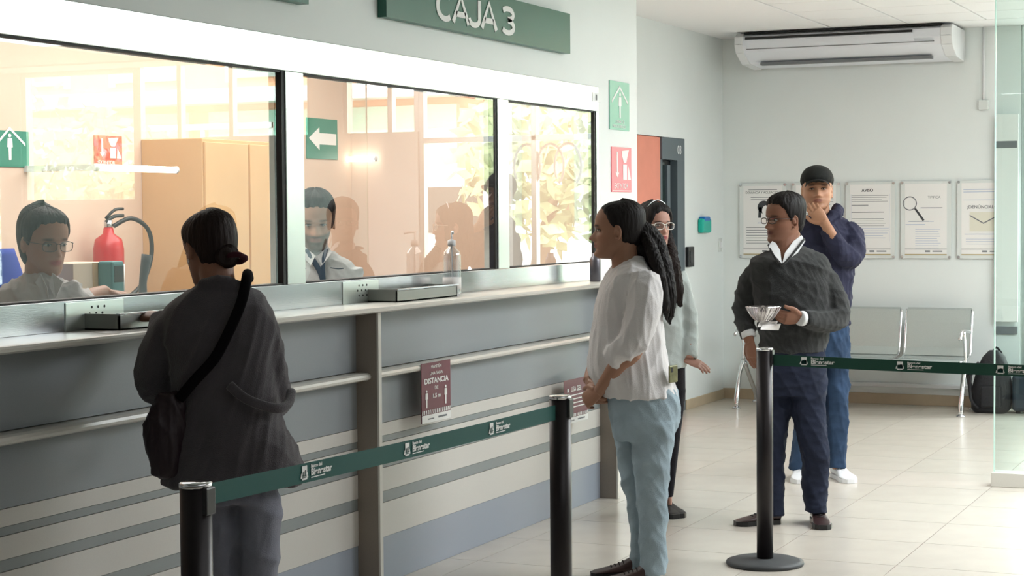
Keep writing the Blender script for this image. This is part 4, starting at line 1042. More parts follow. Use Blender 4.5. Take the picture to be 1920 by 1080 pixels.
    g.secs(bm, [(930, 448, 526, .09, -.01), (990, 450, 524, .082, -.01), (1060, 452, 522, .075, -.01), (None, 456, 520, .066, -.01, .35), (None, 452, 524, .072, -.01, .05)], sub=4)
    link('trousers', vmesh(bm, .009, 2, wr=.004, wk=8, seed=9, wdir=(1, 1, .5)), pants, R_, True)
    for px, dd in ((424, .02), (488, -.01)):
        a_ = g.G(px, 0, dd-.06); shoe(R_, a_, a_+(g.f*.24-g.r*.06), M['black'], M['black'])
    bagm = mat('black_leather_bag', (34, 18, 26), .55, bump=.15, bscale=60)
    bg_ = empty('shoulder_bag', g.P(305, 880, -.05), 'dark maroon shoulder bag hanging at the left hip of the woman in the grey coat', 'bag')
    bm = bmesh.new(); g.secs(bm, [(735, 298, 350, .03, -.10), (770, 280, 352, .05, -.10), (820, 272, 350, .062, -.10), (870, 284, 345, .06, -.10), (895, 300, 338, .04, -.10)], n=24, sub=4); link('body', vmesh(bm, .007, 2, wr=.004, wk=10, seed=2), bagm, bg_, True)
    sm = mat('black_strap', (14, 12, 15), .95, spec=.1)
    bm = bmesh.new(); add_tube(bm, [g.P(466, 522, .06), g.P(464, 514, -.01), g.P(461, 530, -.088), g.P(452, 568, -.128), g.P(430, 620, -.146), g.P(402, 672, -.152), g.P(366, 712, -.150), g.P(336, 748, -.135)], .0175, 12, 5, flat=(g.f, .3)); link('strap', to_mesh(bm), sm, bg_, True)
woman_coat()

# ---------------------------------------------------------------- woman in the white blouse (profile to the left)
def woman_white():
    g = Fig(7.95); R_ = empty('person', g.G(1205, 0), 'woman in a white blouse and light jeans with long ponytail and clasped hands, in profile', 'person')
    shirt = cloth('white_cotton', (216, 214, 214), .85, .25, 300, .03); jean = cloth('light_denim', (156, 174, 184), .85, .4, 420, .14, 10)
    fwd = (-g.r+g.f*.10+Vector((0, 0, .02))); hd = g.P(1157, 433, 0); Mx = frame(hd, fwd, up=Vector((0, 0, 1))+g.r*-.02, sc=1.04)
    X, Y, Z, T = head_pts(nose=1.1, wide=1.0, jaw=1.02)
    bm = bmesh.new(); add_grid(bm, X, Y, Z, Mx); add_ears(bm, Mx)
    add_tube(bm, [Mx @ Vector((0, -.03, -.05)), g.P(1172, 487, 0), g.P(1180, 520, 0)], [.060, .060, .075], 20, 4)
    g.secs(bm, [(515, 1150, 1215, .10, 0), (560, 1135, 1225, .14, 0), (640, 1125, 1235, .13, 0), (720, 1150, 1250, .13, 0), (780, 1160, 1255, .12, 0)], sub=3)
    for dd, l, r_ in ((.085, 1180, 1210), (-.08, 1208, 1242)): g.secs(bm, [(760, l, r_, .05, dd), (900, l+3, r_, .04, dd), (None, l+12, r_-2, .03, dd, .06)], sub=3)
    sh = [(1205, 535, -.16, .045), (1196, 655, -.19, .036), (1186, 672, -.19, .034)]
    g.limb(bm, [(1208, 535, -.16, .045), (1192, 650, -.19, .040), (1162, 680, -.17, .038), (1138, 712, -.12, .032), (1124, 733, -.07, .026)])
    w1 = g.P(1122, 735, -.065); add_hand(bm, w1, (-g.r*.45+g.f*.45+Vector((0, 0, -.35))), (-g.r*.7-g.f*.6+Vector((0, 0, .1))), side=1, curl=(.55, .6, .4), sc=.98)
    g.limb(bm, [(1190, 535, .16, .045), (1165, 640, .20, .038), (1120, 680, .16, .034), (1104, 715, .06, .026)])
    w2 = g.P(1103, 716, .05); add_hand(bm, w2, (g.r*.18-g.f*.5+Vector((0, 0, -.6))), (-g.r*.8-g.f*.2), side=-1, curl=(.5, .6, .4), sc=.95)
    me = vmesh(bm, .0042, 1); skin_color(me, Mx, (158, 118, 96), lips=(142, 82, 76), hairc=(34, 26, 24)); link('body', me, M['skin'], R_, True); eyes(R_, Mx)
    h = hair_mesh(Mx, [(0, .092), (35, .088), (58, .066), (72, .035), (82, .010), (95, .012), (106, -.045), (180, -.07)], .007, 5, back=.014, bumps=.0008)
    link('hair', to_mesh(h), M['hair'], R_, True)
    bm = bmesh.new()
    add_tube(bm, [g.P(1192, 430, 0), g.P(1206, 436, 0), g.P(1224, 450, 0), g.P(1236, 480, -.01), g.P(1247, 520, -.03), g.P(1254, 560, -.05), g.P(1254, 590, -.05), g.P(1256, 608, -.05)], [.052, .050, .046, .046, .042, .034, .022, .004], 14, 5)
    add_tube(bm, [g.P(1192, 462, 0), g.P(1212, 474, -.01), g.P(1232, 500, -.03)], [.03, .036, .036], 12, 4)
    add_tube(bm, [g.P(1205, 436, -.03), g.P(1222, 468, -.07), g.P(1238, 520, -.09), g.P(1248, 570, -.09), g.P(1250, 600, -.08)], [.02, .028, .026, .018, .004], 10, 5)
    link('ponytail', vmesh(bm, .005, 1, wr=.002, wk=60, seed=3, wdir=(1, 1, .08)), M['hair'], R_, True)
    bm = bmesh.new()
    g.secs(bm, [(478, 1184, 1201, .045, 0), (486, 1170, 1209, .075, 0), (500, 1150, 1220, .125, 0), (515, 1140, 1228, .160, 0), (540, 1126, 1234, .180, 0), (575, 1116, 1240, .175, 0), (610, 1112, 1244, .165, 0), (650, 1104, 1247, .165, 0), (690, 1101, 1254, .17, 0), (715, 1112, 1262, .175, 0), (732, 1126, 1266, .180, 0), (743, 1132, 1268, .182, 0)], n=36, sub=4)
    g.limb(bm, [(1205, 520, -.12, .070), (1208, 560, -.17, .072), (1200, 610, -.19, .068), (1184, 645, -.19, .066), (1160, 664, -.175, .060), (1146, 678, -.16, .056)])
    g.limb(bm, [(1185, 520, .12, .070), (1170, 570, .19, .070), (1150, 640, .20, .062), (1128, 672, .17, .054)])
    add_tube(bm, [g.P(1150, 508, -.05), g.P(1175, 492, -.062), g.P(1198, 490, -.03), g.P(1203, 492, .03)], .011, 8, 4)
    me = vmesh(bm, .0075, 2, wr=.0042, wk=9, seed=14, wdir=(1, 1, .6)); link('blouse', me, shirt, R_, True)
    bm = bmesh.new()
    g.secs(bm, [(716, 1140, 1262, .155, 0), (740, 1138, 1272, .170, 0), (770, 1142, 1277, .175, 0), (800, 1146, 1270, .17, 0), (822, 1150, 1262, .16, 0)], n=30, sub=4)
    g.secs(bm, [(790, 1146, 1225, .085, .085), (850, 1156, 1220, .078, .085), (905, 1164, 1218, .068, .08), (940, 1174, 1220, .064, .08), (1000, 1182, 1222, .058, .08), (1060, 1180, 1222, .058, .08), (None, 1180, 1222, .058, .08, .03)], sub=4)
    g.secs(bm, [(790, 1180, 1268, .095, -.08), (850, 1184, 1260, .088, -.08), (905, 1190, 1254, .075, -.08), (960, 1196, 1252, .068, -.08), (1010, 1198, 1250, .062, -.08), (1060, 1200, 1250, .062, -.08), (None, 1202, 1250, .060, -.08, .04)], sub=4)
    jo = link('jeans', vmesh(bm, .0085, 2, wr=.0030, wk=9, seed=21, wdir=(1, 1, .7)), jean, R_, True)
    sh_m = mat('brown_leather', (58, 34, 30), .45, bump=.1)
    for px, dd in ((1200, .08), (1226, -.08)):
        a_ = g.G(px+8, 0, dd); shoe(R_, a_, a_+(-g.r*.235-g.f*.02), sh_m, M['black'], laces=mat('dark_lace', (40, 28, 26), .8))
    ph = empty('mobile_phone', g.P(1262, 706, -.12), 'gold-green phone sticking out of the back pocket of the light jeans', 'phone')
    a_ = g.P(1262, 700, -.120); n_ = (g.r*.8-g.f*.6).normalized(); u_ = Vector((0, 0, 1)).cross(n_)
    bm = bmesh.new(); add_box(bm, (-.034, -.004, -.04), (.034, .004, .035), .005, 2)
    bm.transform(Matrix(((u_.x, n_.x, 0, a_.x), (u_.y, n_.y, 0, a_.y), (0, 0, 1, a_.z), (0, 0, 0, 1)))); link('case', to_mesh(bm), mat('phone_case', (120, 118, 84), .3, metal=.4, var=.3, vscale=40), ph)
    bm = bmesh.new(); add_box(bm, (-.024, .004, .005), (-.006, .0055, .026), .001, 1)
    bm.transform(Matrix(((u_.x, n_.x, 0, a_.x), (u_.y, n_.y, 0, a_.y), (0, 0, 1, a_.z), (0, 0, 0, 1)))); link('camera_bump', to_mesh(bm), M['black'], ph)
woman_white()

# ---------------------------------------------------------------- woman with white glasses, behind
def woman_glasses():
    g = Fig(9.62); R_ = empty('person', g.G(1255, 0), 'long-haired woman with white glasses, half hidden behind the woman in the white blouse', 'person')
    coat = cloth('pale_grey_coat_cloth', (196, 204, 202), .85, .2)
    fwd = (g.r*.45-g.f*.88+Vector((0, 0, .02))); hd = g.P(1228, 424, 0); Mx = frame(hd, fwd, sc=.98)
    X, Y, Z, T = head_pts(nose=.8, wide=.98)
    bm = bmesh.new(); add_grid(bm, X, Y, Z, Mx); add_ears(bm, Mx)
    add_tube(bm, [Mx @ Vector((0, -.03, -.05)), g.P(1233, 480, 0), g.P(1236, 510, 0)], [.055, .052, .07], 20, 4)
    g.secs(bm, [(505, 1205, 1262, .05, 0), (560, 1200, 1270, .08, 0), (680, 1215, 1275, .09, 0), (720, 1215, 1280, .09, 0)], sub=3)
    for l, r_, dd in ((1222, 1240, .02), (1250, 1266, -.01)): g.secs(bm, [(700, l, r_, .05, dd), (840, l-2, r_-6, .04, dd), (None, l+2, r_-6, .03, dd, .06)], sub=3)
    g.limb(bm, [(1274, 520, 0, .04), (1288, 600, .02, .034), (1292, 650, -.05, .028), (1292, 672, -.07, .022)])
    add_hand(bm, g.P(1288, 676, -.07), (g.r*.85-g.f*.3+Vector((0, 0, -.28))), Vector((0, 0, 1))-g.f*.4, side=-1, curl=(.25, .3, .2), sc=.85)
    g.limb(bm, [(1205, 520, 0, .04), (1195, 610, .02, .034), (1205, 670, -.08, .026)])
    me = vmesh(bm, .0042, 1); skin_color(me, Mx, (186, 142, 126), lips=(150, 62, 70), hairc=(30, 24, 24)); link('body', me, M['skin'], R_, True); eyes(R_, Mx)
    glasses(R_, Mx, mat('white_spectacle_frame', (236, 232, 224), .3), lens=M['lens'], rr=.0022)
    h = hair_mesh(Mx, [(0, .078), (30, .062), (50, .01), (66, -.08), (180, -.11)], .012, 8, back=.012, tops=.004); link('hair', to_mesh(h), M['hair'], R_, True)
    bm = bmesh.new()
    g.limb(bm, [(1212, 410, .05, .05), (1215, 470, .05, .065), (1222, 540, -.02, .06), (1225, 600, -.06, .03)])
    g.limb(bm, [(1246, 425, .02, .025), (1254, 460, .0, .034), (1262, 500, -.09, .036), (1270, 540, -.12, .032), (1276, 575, -.12, .012)])
    link('long_hair', vmesh(bm, .005, 1, wr=.0025, wk=50, seed=5, wdir=(1, 1, .1)), M['hairbr'], R_, True)
    bm = bmesh.new(); add_tube(bm, [Mx @ Vector((.105*math.cos(t)*.8, .028, .02+.118*math.sin(t))) for t in np.linspace(.45, PI-.45, 11)], .004, 6, 2); link('hair_band', to_mesh(bm), M['steel'], R_, True)
    bm = bmesh.new()
    g.secs(bm, [(490, 1216, 1252, .05, 0), (505, 1200, 1270, .085, 0), (530, 1196, 1282, .11, 0), (580, 1198, 1280, .12, 0), (640, 1205, 1282, .125, 0), (680, 1205, 1286, .14, 0), (686, 1205, 1286, .14, 0)], n=30, sub=4)
    g.limb(bm, [(1266, 515, 0, .055), (1282, 560, .01, .058), (1290, 620, .01, .054), (1292, 650, -.03, .050), (1292, 672, -.06, .044)])
    g.limb(bm, [(1208, 515, 0, .055), (1200, 600, .01, .055), (1208, 665, -.06, .045)])
    link('coat', vmesh(bm, .008, 2, wr=.004, wk=9, seed=31, wdir=(1, 1, .5)), coat, R_, True)
    bm = bmesh.new(); blk = cloth('black_trousers', (34, 32, 38))
    g.secs(bm, [(665, 1212, 1283, .10, 0), (720, 1212, 1285, .11, 0), (750, 1214, 1285, .10, 0)], sub=3)
    g.secs(bm, [(730, 1214, 1250, .075, .02), (840, 1216, 1246, .06, .02), (None, 1220, 1246, .055, .02, .07)], sub=3)
    g.secs(bm, [(730, 1248, 1286, .075, -.02), (780, 1248, 1280, .07, -.02), (None, 1246, 1262, .045, -.0, .10)], sub=3)
    link('trousers', vmesh(bm, .009, 2), blk, R_, True)
    for px, dd in ((1226, .1), (1236, .12)):
        a_ = g.G(px, 0, dd); shoe(R_, a_, a_+(g.r*.10-g.f*.20), mat('black_leather', (26, 22, 24), .35), M['black'])
woman_glasses()

# ---------------------------------------------------------------- man in the dark sweater with the glass bowl
def man_sweater():
    g = Fig(9.34); R_ = empty('person', g.G(1490, 0), 'man in a charcoal v-neck sweater and glasses, holding a glass bowl', 'person')
    sw = cloth('charcoal_knit', (46, 48, 48), .95, .8, 420, .18, 60, sheen=.25); jn = cloth('dark_denim', (34, 40, 58), .85, .35, 400, .2, 12)
    wh = cloth('white_shirt', (228, 230, 230), .8, .1)
    fwd = (-g.r*.86-g.f*.48+Vector((0, 0, .0))); hd = g.P(1470, 413, 0); Mx = frame(hd, fwd, sc=1.02)
    X, Y, Z, T = head_pts(nose=1.05, wide=1.04, jaw=1.06, chinf=.002)
    bm = bmesh.new(); add_grid(bm, X, Y, Z, Mx); add_ears(bm, Mx, 1.1)
    add_tube(bm, [Mx @ Vector((0, -.03, -.05)), g.P(1470, 460, 0), g.P(1474, 495, .01)], [.064, .062, .08], 20, 4)
    g.secs(bm, [(495, 1440, 1510, .06, 0), (540, 1420, 1535, .09, 0), (620, 1430, 1540, .10, 0), (690, 1435, 1540, .10, 0)], sub=3)
    g.secs(bm, [(680, 1440, 1470, .05, .03), (850, 1442, 1462, .04, .03), (None, 1446, 1460, .03, .02, .06)], sub=3)
    g.secs(bm, [(680, 1498, 1532, .05, -.01), (840, 1515, 1540, .04, -.03), (None, 1522, 1540, .03, 0, .06)], sub=3)
    g.limb(bm, [(1426, 518, .02, .036), (1398, 575, .04, .034), (1402, 628, -.02, .028), (1407, 640, -.03, .026)])
    add_hand(bm, g.P(1406, 638, -.03), (g.r*.12-g.f*.1+Vector((0, 0, -.9))), (-g.r*.8-g.f*.5), side=1, curl=(.25, .35, .25), sc=1.0)
    g.limb(bm, [(1532, 520, .0, .036), (1568, 585, -.04, .040), (1530, 602, -.14, .034), (1502, 597, -.20, .027)])
    add_hand(bm, g.P(1504, 597, -.19), (-g.r*.95-g.f*.18+Vector((0, 0, .05))), (g.f*-.75+Vector((0, 0, -.55))-g.r*.1), side=1, curl=(.35, .35, .25), sc=1.05, thumb=.2)
    me = vmesh(bm, .0042, 1); skin_color(me, Mx, (142, 100, 80), lips=(118, 72, 64), hairc=(40, 34, 32), beard=.12); link('body', me, M['skin'], R_, True); eyes(R_, Mx)
    glasses(R_, Mx, mat('dark_spectacle_frame', (40, 26, 26), .3), lens=M['lens'], rr=.0018, h=.015)
    h = hair_mesh(Mx, [(0, .082), (35, .078), (58, .052), (72, .018), (80, -.012), (90, .012), (108, -.02), (130, -.06), (180, -.075)], .011, 12, tops=.014, back=.006, bumps=.0022, side=.002)
    link('hair', to_mesh(h), M['hair'], R_, True)
    # white shirt: collar and cuffs
    bm = bmesh.new()
    g.secs(bm, [(455, 1450, 1496, .045, .03), (475, 1446, 1502, .055, .02), (500, 1440, 1515, .075, .01), (520, 1440, 1515, .075, .01)], n=24, sub=3)
    sh = link('shirt', vmesh(bm, .006, 1), wh, R_, True)
    for pts in ([(1448, 452, -.075), (1441, 462, -.10), (1452, 478, -.13), (1466, 494, -.142), (1463, 470, -.115), (1455, 456, -.09)], [(1503, 441, -.02), (1510, 452, -.05), (1496, 474, -.11), (1467, 494, -.142), (1472, 474, -.12), (1488, 452, -.06)]):
        bm = bmesh.new(); add_poly(bm, [g.P(*q) for q in pts], g.f*.008); bmesh.ops.triangulate(bm, faces=bm.faces); link('collar', to_mesh(bm), wh, sh)
    bm = bmesh.new(); g.limb(bm, [(1506, 597, -.19, .038), (1499, 597, -.205, .037)], sub=1); link('cuff', to_mesh(bm), wh, sh, True)
    bm = bmesh.new(); g.limb(bm, [(1402, 622, -.02, .038), (1405, 632, -.03, .037)], sub=1); link('cuff', to_mesh(bm), wh, sh, True)
    bm = bmesh.new()
    g.secs(bm, [(462, 1462, 1504, .05, .05), (468, 1446, 1522, .07, .04), (480, 1418, 1544, .095, .02), (498, 1404, 1557, .112, 0), (545, 1410, 1560, .132, 0), (590, 1418, 1562, .135, -.01), (635, 1424, 1552, .13, 0), (655, 1426, 1548, .128, 0), (660, 1428, 1547, .126, 0)], n=36, sub=4)
    g.limb(bm, [(1428, 504, .02, .058), (1411, 524, .03, .066), (1396, 570, .05, .058), (1396, 605, .02, .050), (1403, 626, -.02, .042)])
    g.limb(bm, [(1528, 505, 0, .062), (1549, 532, 0, .072), (1570, 580, -.03, .068), (1562, 600, -.07, .062), (1535, 603, -.13, .052), (1508, 598, -.185, .045)])
    me = vmesh(bm, .0075, 2, wr=.0035, wk=9, seed=44, wdir=(1, 1, .7))
    # v-neck: cut by pushing the front of the neck area back
    n = len(me.vertices); co = np.empty(n*3); me.vertices.foreach_get('co', co); co = co.reshape(-1, 3)
    ap = np.array(g.P(1466, 493, 0)); rel = co-ap; u = rel@np.array(g.r); z = rel[:, 2]; dfr = rel@np.array(g.f)
    kk = g.k; lim = np.where(u < 0, (z)*(24/34.), (z)*(40/48.)); inside = (z > 0) & (np.abs(u) < lim) & (dfr < .03)
    co[inside] += np.array(g.f)*.10*np.clip((lim-np.abs(u))[inside]/.01, 0, 1)[:, None]
    me.vertices.foreach_set('co', co.ravel()); me.update()
    link('sweater', me, sw, R_, True)
    bm = bmesh.new(); add_tube(bm, [g.P(1441, 459, -.085), g.P(1450, 478, -.125), g.P(1466, 496, -.142), g.P(1488, 474, -.115), g.P(1508, 448, -.05)], .006, 8, 3); link('neck_rib', to_mesh(bm), sw, R_, True)
    bm = bmesh.new()
    g.secs(bm, [(645, 1428, 1546, .115, 0), (680, 1426, 1548, .125, 0), (715, 1424, 1550, .125, 0), (740, 1424, 1550, .115, 0)], n=30, sub=3)
    g.secs(bm, [(715, 1424, 1486, .09, .03), (780, 1424, 1480, .085, .03), (850, 1428, 1472, .072, .03), (900, 1434, 1470, .068, .02), (945, 1436, 1470, .066, .02), (None, 1438, 1470, .066, .02, .045)], sub=4)
    g.secs(bm, [(715, 1476, 1550, .095, -.01), (780, 1486, 1548, .088, -.03), (830, 1498, 1552, .08, -.04), (860, 1504, 1556, .076, -.03), (910, 1503, 1552, .070, 0), (945, 1508, 1550, .068, .0), (None, 1510, 1550, .068, 0, .06)], sub=4)
    link('trousers', vmesh(bm, .008, 2, wr=.003, wk=10, seed=51, wdir=(1, 1, .9)), jn, R_, True)
    lb = mat('dark_brown_leather', (52, 34, 34), .35, bump=.1)
    a_ = g.G(1462, 0, .02); shoe(R_, a_, a_+(-g.r*.235-g.f*.06), lb, M['black'], laces=M['black'])
    a_ = g.G(1530, 0, .10); shoe(R_, a_, a_+(-g.r*.01-g.f*.285), lb, M['black'], laces=M['black'])
    # bowl and folded paper in his hand
    bc = g.P(1431, 603, -.22)
    bw = empty('glass_bowl', bc, 'clear cut-glass bowl held by the man in the dark sweater', 'bowl')
    bg2 = glass_mat('cut_glass', (.80, .76, .76), 2.6, .14)
    rings = []
    for r_, z in ((.0, .0), (.035, .0), (.038, .006), (.052, .018), (.068, .040), (.083, .068), (.086, .078), (.082, .078), (.064, .044), (.046, .020), (.0, .012)):
        rings.append([(bc.x+r_*(1+.03*math.cos(12*t))*math.cos(t), bc.y+r_*(1+.03*math.cos(12*t))*math.sin(t), bc.z+z) for t in np.linspace(0, 2*PI, 49)[:-1]])
    bm = bmesh.new(); add_rings(bm, rings); link('bowl', to_mesh(bm), bg2, bw, True)
    bm = bmesh.new()
    for k in range(24):
        t = 2*PI*k/24; add_tube(bm, [(bc.x+r_*math.cos(t+q), bc.y+r_*math.sin(t+q), bc.z+z) for r_, z, q in ((.042, .008, 0), (.060, .028, .12), (.078, .055, .24), (.087, .074, .3))], .0022, 5, 1)
    tag(link('cut_ribs', to_mesh(bm), mat('frosted_rib', (190, 180, 180), .2, spec=.8), bw, True), kind='stuff')
    pp = empty('folded_papers', g.P(1438, 612, -.23), 'folded white paper slips held under the glass bowl', 'paper')
    for k, (x0, y0) in enumerate(((1424, 604), (1430, 609))):
        bm = bmesh.new(); add_poly(bm, [g.P(x0, y0, -.24), g.P(x0+34, y0-2, -.16), g.P(x0+30, y0+9, -.16), g.P(x0-4, y0+8, -.26)], (0, 0, -.003)); link('slip', to_mesh(bm), M['paper'], pp)
man_sweater()

# ---------------------------------------------------------------- man in the black cap
def man_cap():
    g = Fig(10.9); R_ = empty('person', g.G(1540, 0), 'man in a black cap and navy jacket holding his hand to his chin', 'person')
    jk = cloth('navy_jacket_cloth', (40, 42, 62), .75, .2, 200, .15, 10); jn = cloth('blue_denim', (46, 66, 92), .85, .35, 400, .22, 12)
    fwd = (-g.r*.12-g.f*.98+Vector((0, 0, .10))); hd = g.P(1532, 358, 0); Mx = frame(hd, fwd, sc=1.08)
    X, Y, Z, T = head_pts(nose=1.1, wide=1.06, jaw=1.12)
    bm = bmesh.new(); add_grid(bm, X, Y, Z, Mx); add_ears(bm, Mx, 1.1)
    add_tube(bm, [Mx @ Vector((0, -.03, -.05)), g.P(1537, 405, .02), g.P(1540, 435, .02)], [.068, .066, .09], 20, 4)
    g.secs(bm, [(440, 1515, 1575, .06, .02), (500, 1500, 1590, .09, 0), (600, 1510, 1585, .10, 0), (650, 1510, 1588, .10, 0)], sub=3)
    g.secs(bm, [(640, 1512, 1540, .05, 0), (None, 1488, 1504, .03, 0, .06)], sub=3)
    g.secs(bm, [(640, 1555, 1582, .05, 0), (None, 1560, 1576, .03, 0, .06)], sub=3)
    g.limb(bm, [(1592, 440, 0, .05), (1594, 485, -.10, .042), (1560, 440, -.20, .034), (1546, 418, -.17, .028)])
    add_hand(bm, g.P(1546, 418, -.17), (-g.r*.42+g.f*.10+Vector((0, 0, .55))), (-g.f*.9-g.r*.25+Vector((0, 0, -.1))), side=-1, curl=(.30, .55, .35), sc=1.05, thumb=.3)
    g.limb(bm, [(1500, 450, 0, .05), (1492, 540, .02, .04), (1500, 600, -.05, .03)])
    me = vmesh(bm, .0042, 1); skin_color(me, Mx, (172, 128, 100), lips=(132, 84, 70), hairc=(40, 34, 30), beard=.10); link('body', me, M['skin'], R_, True); eyes(R_, Mx)
    h = hair_mesh(Mx, [(0, .09), (70, .05), (80, .0), (95, .0), (115, -.04), (180, -.06)], .006, 15); link('hair', to_mesh(h), M['hair'], R_, True)
    capm = cloth('black_cap_cloth', (30, 32, 30), .8, .2)
    h = hair_mesh(Mx, [(0, .036), (60, .034), (100, .022), (180, .0)], .018, 0, tops=.008, bumps=0); co_ = link('cap', to_mesh(h), capm, R_, True)
    bm = bmesh.new(); rings = []
    for k in range(9):
        u = -1+2*k/8; a_ = u*.95; x = .078*math.sin(a_); y = .02+.088*math.cos(a_); dep = .062*math.cos(u*PI/2)**.6+.004; zz = .050-.016*u*u
        p0 = Vector((x, y, zz)); p1 = Vector((x*1.08, y+dep, zz-.012-.01*u*u)); rings.append([Mx @ p0, Mx @ p1, Mx @ (p1+Vector((0, 0, .003))), Mx @ (p0+Vector((0, 0, .004)))])
    add_rings(bm, rings); link('visor', to_mesh(bm), capm, co_, True)
    bm = bmesh.new()
    g.secs(bm, [(398, 1522, 1568, .07, .04), (410, 1508, 1580, .09, .03), (425, 1496, 1598, .11, .01), (450, 1490, 1606, .13, 0), (500, 1496, 1600, .14, 0), (560, 1500, 1595, .14, 0), (600, 1502, 1592, .14, 0), (608, 1502, 1592, .14, 0)], n=32, sub=4)
    g.limb(bm, [(1588, 432, 0, .075), (1598, 450, -.04, .078), (1594, 482, -.10, .074), (1578, 472, -.15, .066), (1562, 448, -.175, .055), (1550, 428, -.17, .046)])
    g.limb(bm, [(1502, 440, 0, .075), (1494, 500, .02, .07), (1496, 590, -.02, .055)])
    g.limb(bm, [(1520, 412, -.05, .03), (1545, 418, -.09, .03), (1566, 402, -.04, .036), (1570, 392, .04, .036)])
    link('jacket', vmesh(bm, .0085, 2, wr=.005, wk=8, seed=61, wdir=(1, 1, .9)), jk, R_, True)
    bm = bmesh.new()
    g.secs(bm, [(598, 1505, 1590, .12, 0), (640, 1504, 1592, .13, 0), (680, 1504, 1592, .12, 0)], n=30, sub=3)
    g.secs(bm, [(665, 1503, 1548, .09, .0), (760, 1492, 1534, .08, .0), (840, 1484, 1520, .07, 0), (None, 1480, 1512, .065, 0, .06)], sub=4)
    g.secs(bm, [(665, 1546, 1592, .09, .0), (760, 1548, 1590, .08, .0), (840, 1550, 1588, .07, 0), (None, 1552, 1584, .065, 0, .07)], sub=4)
    link('jeans', vmesh(bm, .009, 2, wr=.005, wk=9, seed=71, wdir=(1, 1, .8)), jn, R_, True)
    ws = mat('white_trainer', (226, 228, 230), .5)
    a_ = g.G(1565, 0, .10); shoe(R_, a_, a_+(g.r*.045-g.f*.29), ws, M['offwhite'], w=.054, h=.085, laces=M['offwhite'])
    a_ = g.G(1496, 0, .10); shoe(R_, a_, a_+(-g.r*.03-g.f*.29), ws, M['offwhite'], w=.054, h=.085, laces=M['offwhite'])
man_cap()

# ---------------------------------------------------------------- tellers
def teller_woman():
    g = Fig(6.95); R_ = empty('person', Vector((-4.55, 5.55, 0)), 'seated teller woman with thin glasses and pale grey shirt behind the left window', 'person')
    shm = cloth('pale_grey_shirt', (196, 190, 188), .85, .15)
    fwd = (g.r*.66-g.f*.70+Vector((0, 0, -.12))); hd = g.P(84, 455, 0); Mx = frame(hd, fwd, sc=1.04)
    X, Y, Z, T = head_pts(nose=.9)
    bm = bmesh.new(); add_grid(bm, X, Y, Z, Mx); add_ears(bm, Mx)
    add_tube(bm, [Mx @ Vector((0, -.03, -.05)), g.P(72, 520, 0), g.P(70, 550, 0)], [.056, .054, .07], 20, 4)
    g.secs(bm, [(545, 35, 110, .06, 0), (620, 20, 120, .09, 0), (760, 20, 120, .10, 0), (None, 20, 125, .11, 0, .5)], sub=3)
    for l in (15, 75): 
        a_ = g.G(l+20, .5, 0); add_tube(bm, [a_, a_+g.r*.26, a_+g.r*.29-Vector((0, 0, .42))], [.075, .055, .04], 14, 3)
        add_tube(bm, [a_+g.r*.28-Vector((0, 0, .44)), a_+g.r*.40+g.f*.1-Vector((0, 0, .47))], [.035, .03], 10, 1)
    g.limb(bm, [(120, 560, 0, .05), (128, 600, .0, .045), (160, 562, .2, .036), (198, 547, .34, .028)])
    add_hand(bm, g.P(198, 547, .34), (g.r*.6+g.f*.3+Vector((0, 0, -.15))), Vector((0, 0, 1)), side=1, curl=(.35, .4, .3), sc=.95)
    g.limb(bm, [(20, 560, 0, .05), (0, 640, .0, .04), (90, 610, -.15, .03)])
    me = vmesh(bm, .0055, 1); skin_color(me, Mx, (176, 128, 104), lips=(160, 74, 72), hairc=(38, 28, 26)); link('body', me, M['skin'], R_, True); eyes(R_, Mx)
    glasses(R_, Mx, mat('thin_dark_frame', (60, 44, 40), .3), lens=M['lens'], rr=.0014)
    h = hair_mesh(Mx, [(0, .082), (45, .072), (66, .04), (80, -.01), (98, -.02), (115, -.09), (180, -.115)], .010, 17, back=.022, tops=.006); link('hair', to_mesh(h), M['hair'], R_, True)
    bm = bmesh.new()
    g.secs(bm, [(512, 48, 100, .065, 0), (524, 26, 116, .09, 0), (540, 4, 134, .115, 0), (570, -8, 146, .13, 0), (640, 0, 140, .14, 0), (760, 0, 140, .14, 0)], n=30, sub=4)
    g.limb(bm, [(118, 545, 0, .07), (138, 570, .0, .066), (158, 566, .17, .052)]); g.limb(bm, [(12, 560, 0, .07), (-5, 630, .0, .062)])
    link('shirt', vmesh(bm, .008, 2, wr=.004, wk=10, seed=81), shm, R_, True)
    for s_ in ([(76, 514, -.10), (66, 530, -.125), (92, 566, -.13), (88, 540, -.125)], [(98, 512, -.09), (118, 528, -.10), (104, 560, -.125), (92, 536, -.12)]):
        bm = bmesh.new(); add_poly(bm, [g.P(*q) for q in s_], g.f*.01); link('collar', to_mesh(bm), shm, R_)
teller_woman()
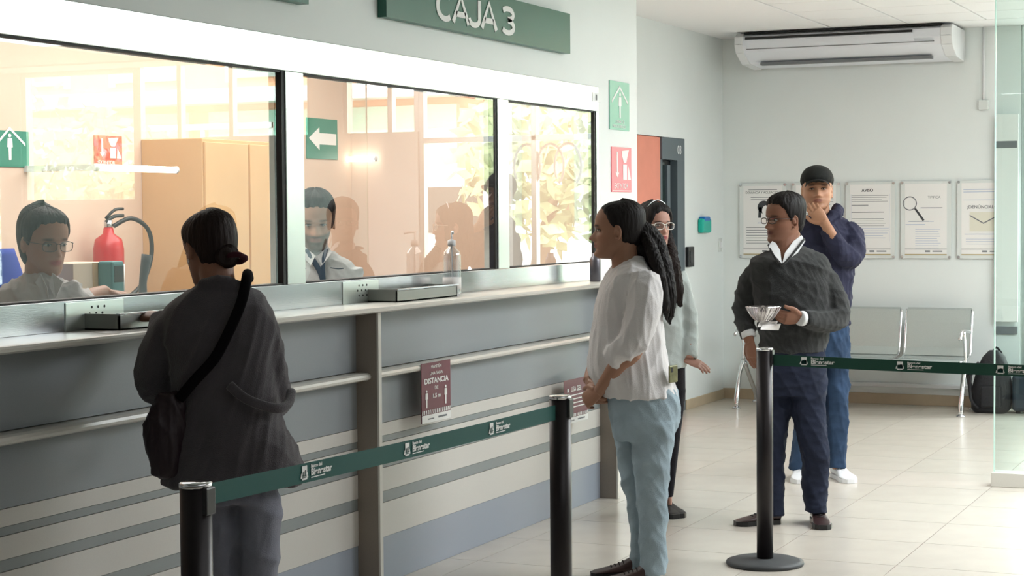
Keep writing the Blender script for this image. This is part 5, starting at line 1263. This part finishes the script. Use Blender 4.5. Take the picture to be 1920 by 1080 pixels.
def teller_man():
    g = Fig(8.6); R_ = empty('person', g.G(600, 0, .1), 'bearded man in a white shirt with dark lanyard behind the middle window', 'person')
    shm = cloth('white_teller_shirt', (214, 216, 214), .85, .15)
    fwd = (g.r*.12-g.f*.95+Vector((0, 0, -.22))); hd = g.P(591, 415, 0); Mx = frame(hd, fwd, sc=1.10)
    X, Y, Z, T = head_pts(nose=1.0, wide=1.0)
    bm = bmesh.new(); add_grid(bm, X, Y, Z, Mx); add_ears(bm, Mx)
    add_tube(bm, [Mx @ Vector((0, -.03, -.05)), g.P(592, 468, .03), g.P(592, 500, .03)], [.062, .060, .08], 20, 4)
    g.secs(bm, [(490, 565, 620, .07, .03), (560, 545, 640, .09, .03), (700, 550, 635, .10, .03), (800, 555, 632, .10, .03)], sub=3)
    for l in (558, 600): g.secs(bm, [(790, l, l+32, .06, .03), (None, l+4, l+24, .04, .03, .06)], sub=3)
    for a_, b_, s_ in ((538, 530, 1), (652, 660, -1)):
        g.limb(bm, [(a_, 510, .03, .05), (b_, 590, .03, .04), ((a_+595)/2, 612, -.12, .028)])
        add_hand(bm, g.P((a_+595)/2, 612, -.12), (g.r*.6*s_-g.f*.7), Vector((0, 0, 1)), side=s_, curl=(.3, .3, .2))
    me = vmesh(bm, .0055, 1); skin_color(me, Mx, (186, 146, 122), lips=(150, 98, 88), hairc=(46, 40, 38), beard=.85); link('body', me, M['skin'], R_, True); eyes(R_, Mx)
    h = hair_mesh(Mx, [(0, .080), (40, .072), (62, .05), (76, -.03), (92, .01), (110, -.03), (180, -.07)], .010, 23, tops=.014, bumps=.0025); link('hair', to_mesh(h), M['hair'], R_, True)
    bm = bmesh.new()
    g.secs(bm, [(470, 570, 618, .065, .03), (482, 552, 640, .09, .03), (498, 528, 664, .115, .03), (530, 520, 670, .13, .03), (600, 532, 656, .13, .03), (760, 535, 655, .13, .03)], n=30, sub=4)
    g.limb(bm, [(540, 505, .03, .07), (532, 590, .03, .06), (552, 608, -.05, .05)]); g.limb(bm, [(652, 505, .03, .07), (660, 590, .03, .06), (640, 608, -.05, .05)])
    link('shirt', vmesh(bm, .008, 2, wr=.003, wk=9, seed=91), shm, R_, True)
    ly = mat('dark_blue_lanyard', (44, 66, 84), .8)
    bm = bmesh.new(); add_tube(bm, [g.P(574, 470, -.07), g.P(590, 492, -.102), g.P(604, 520, -.118), g.P(608, 560, -.122)], .013, 8, 4, flat=(g.f, .3)); add_tube(bm, [g.P(612, 468, -.07), g.P(606, 492, -.102), g.P(607, 530, -.12)], .010, 8, 4, flat=(g.f, .3)); link('lanyard', to_mesh(bm), ly, R_, True)
    for x0 in (558, 628): 
        bm = bmesh.new(); add_tube(bm, [g.P(x0-8, 502, -.10), g.P(x0+6, 504, -.108), g.P(x0+16, 503, -.10)], .0025, 6, 2); link('pocket_seam', to_mesh(bm), ly, R_, True)
    for s_ in (-1, 1):
        bm = bmesh.new(); add_poly(bm, [g.P(593+s_*22, 462, -.06), g.P(593+s_*30, 474, -.09), g.P(593+s_*10, 498, -.112), g.P(593+s_*2, 480, -.10)], g.f*.01); link('collar', to_mesh(bm), shm, R_)
teller_man()
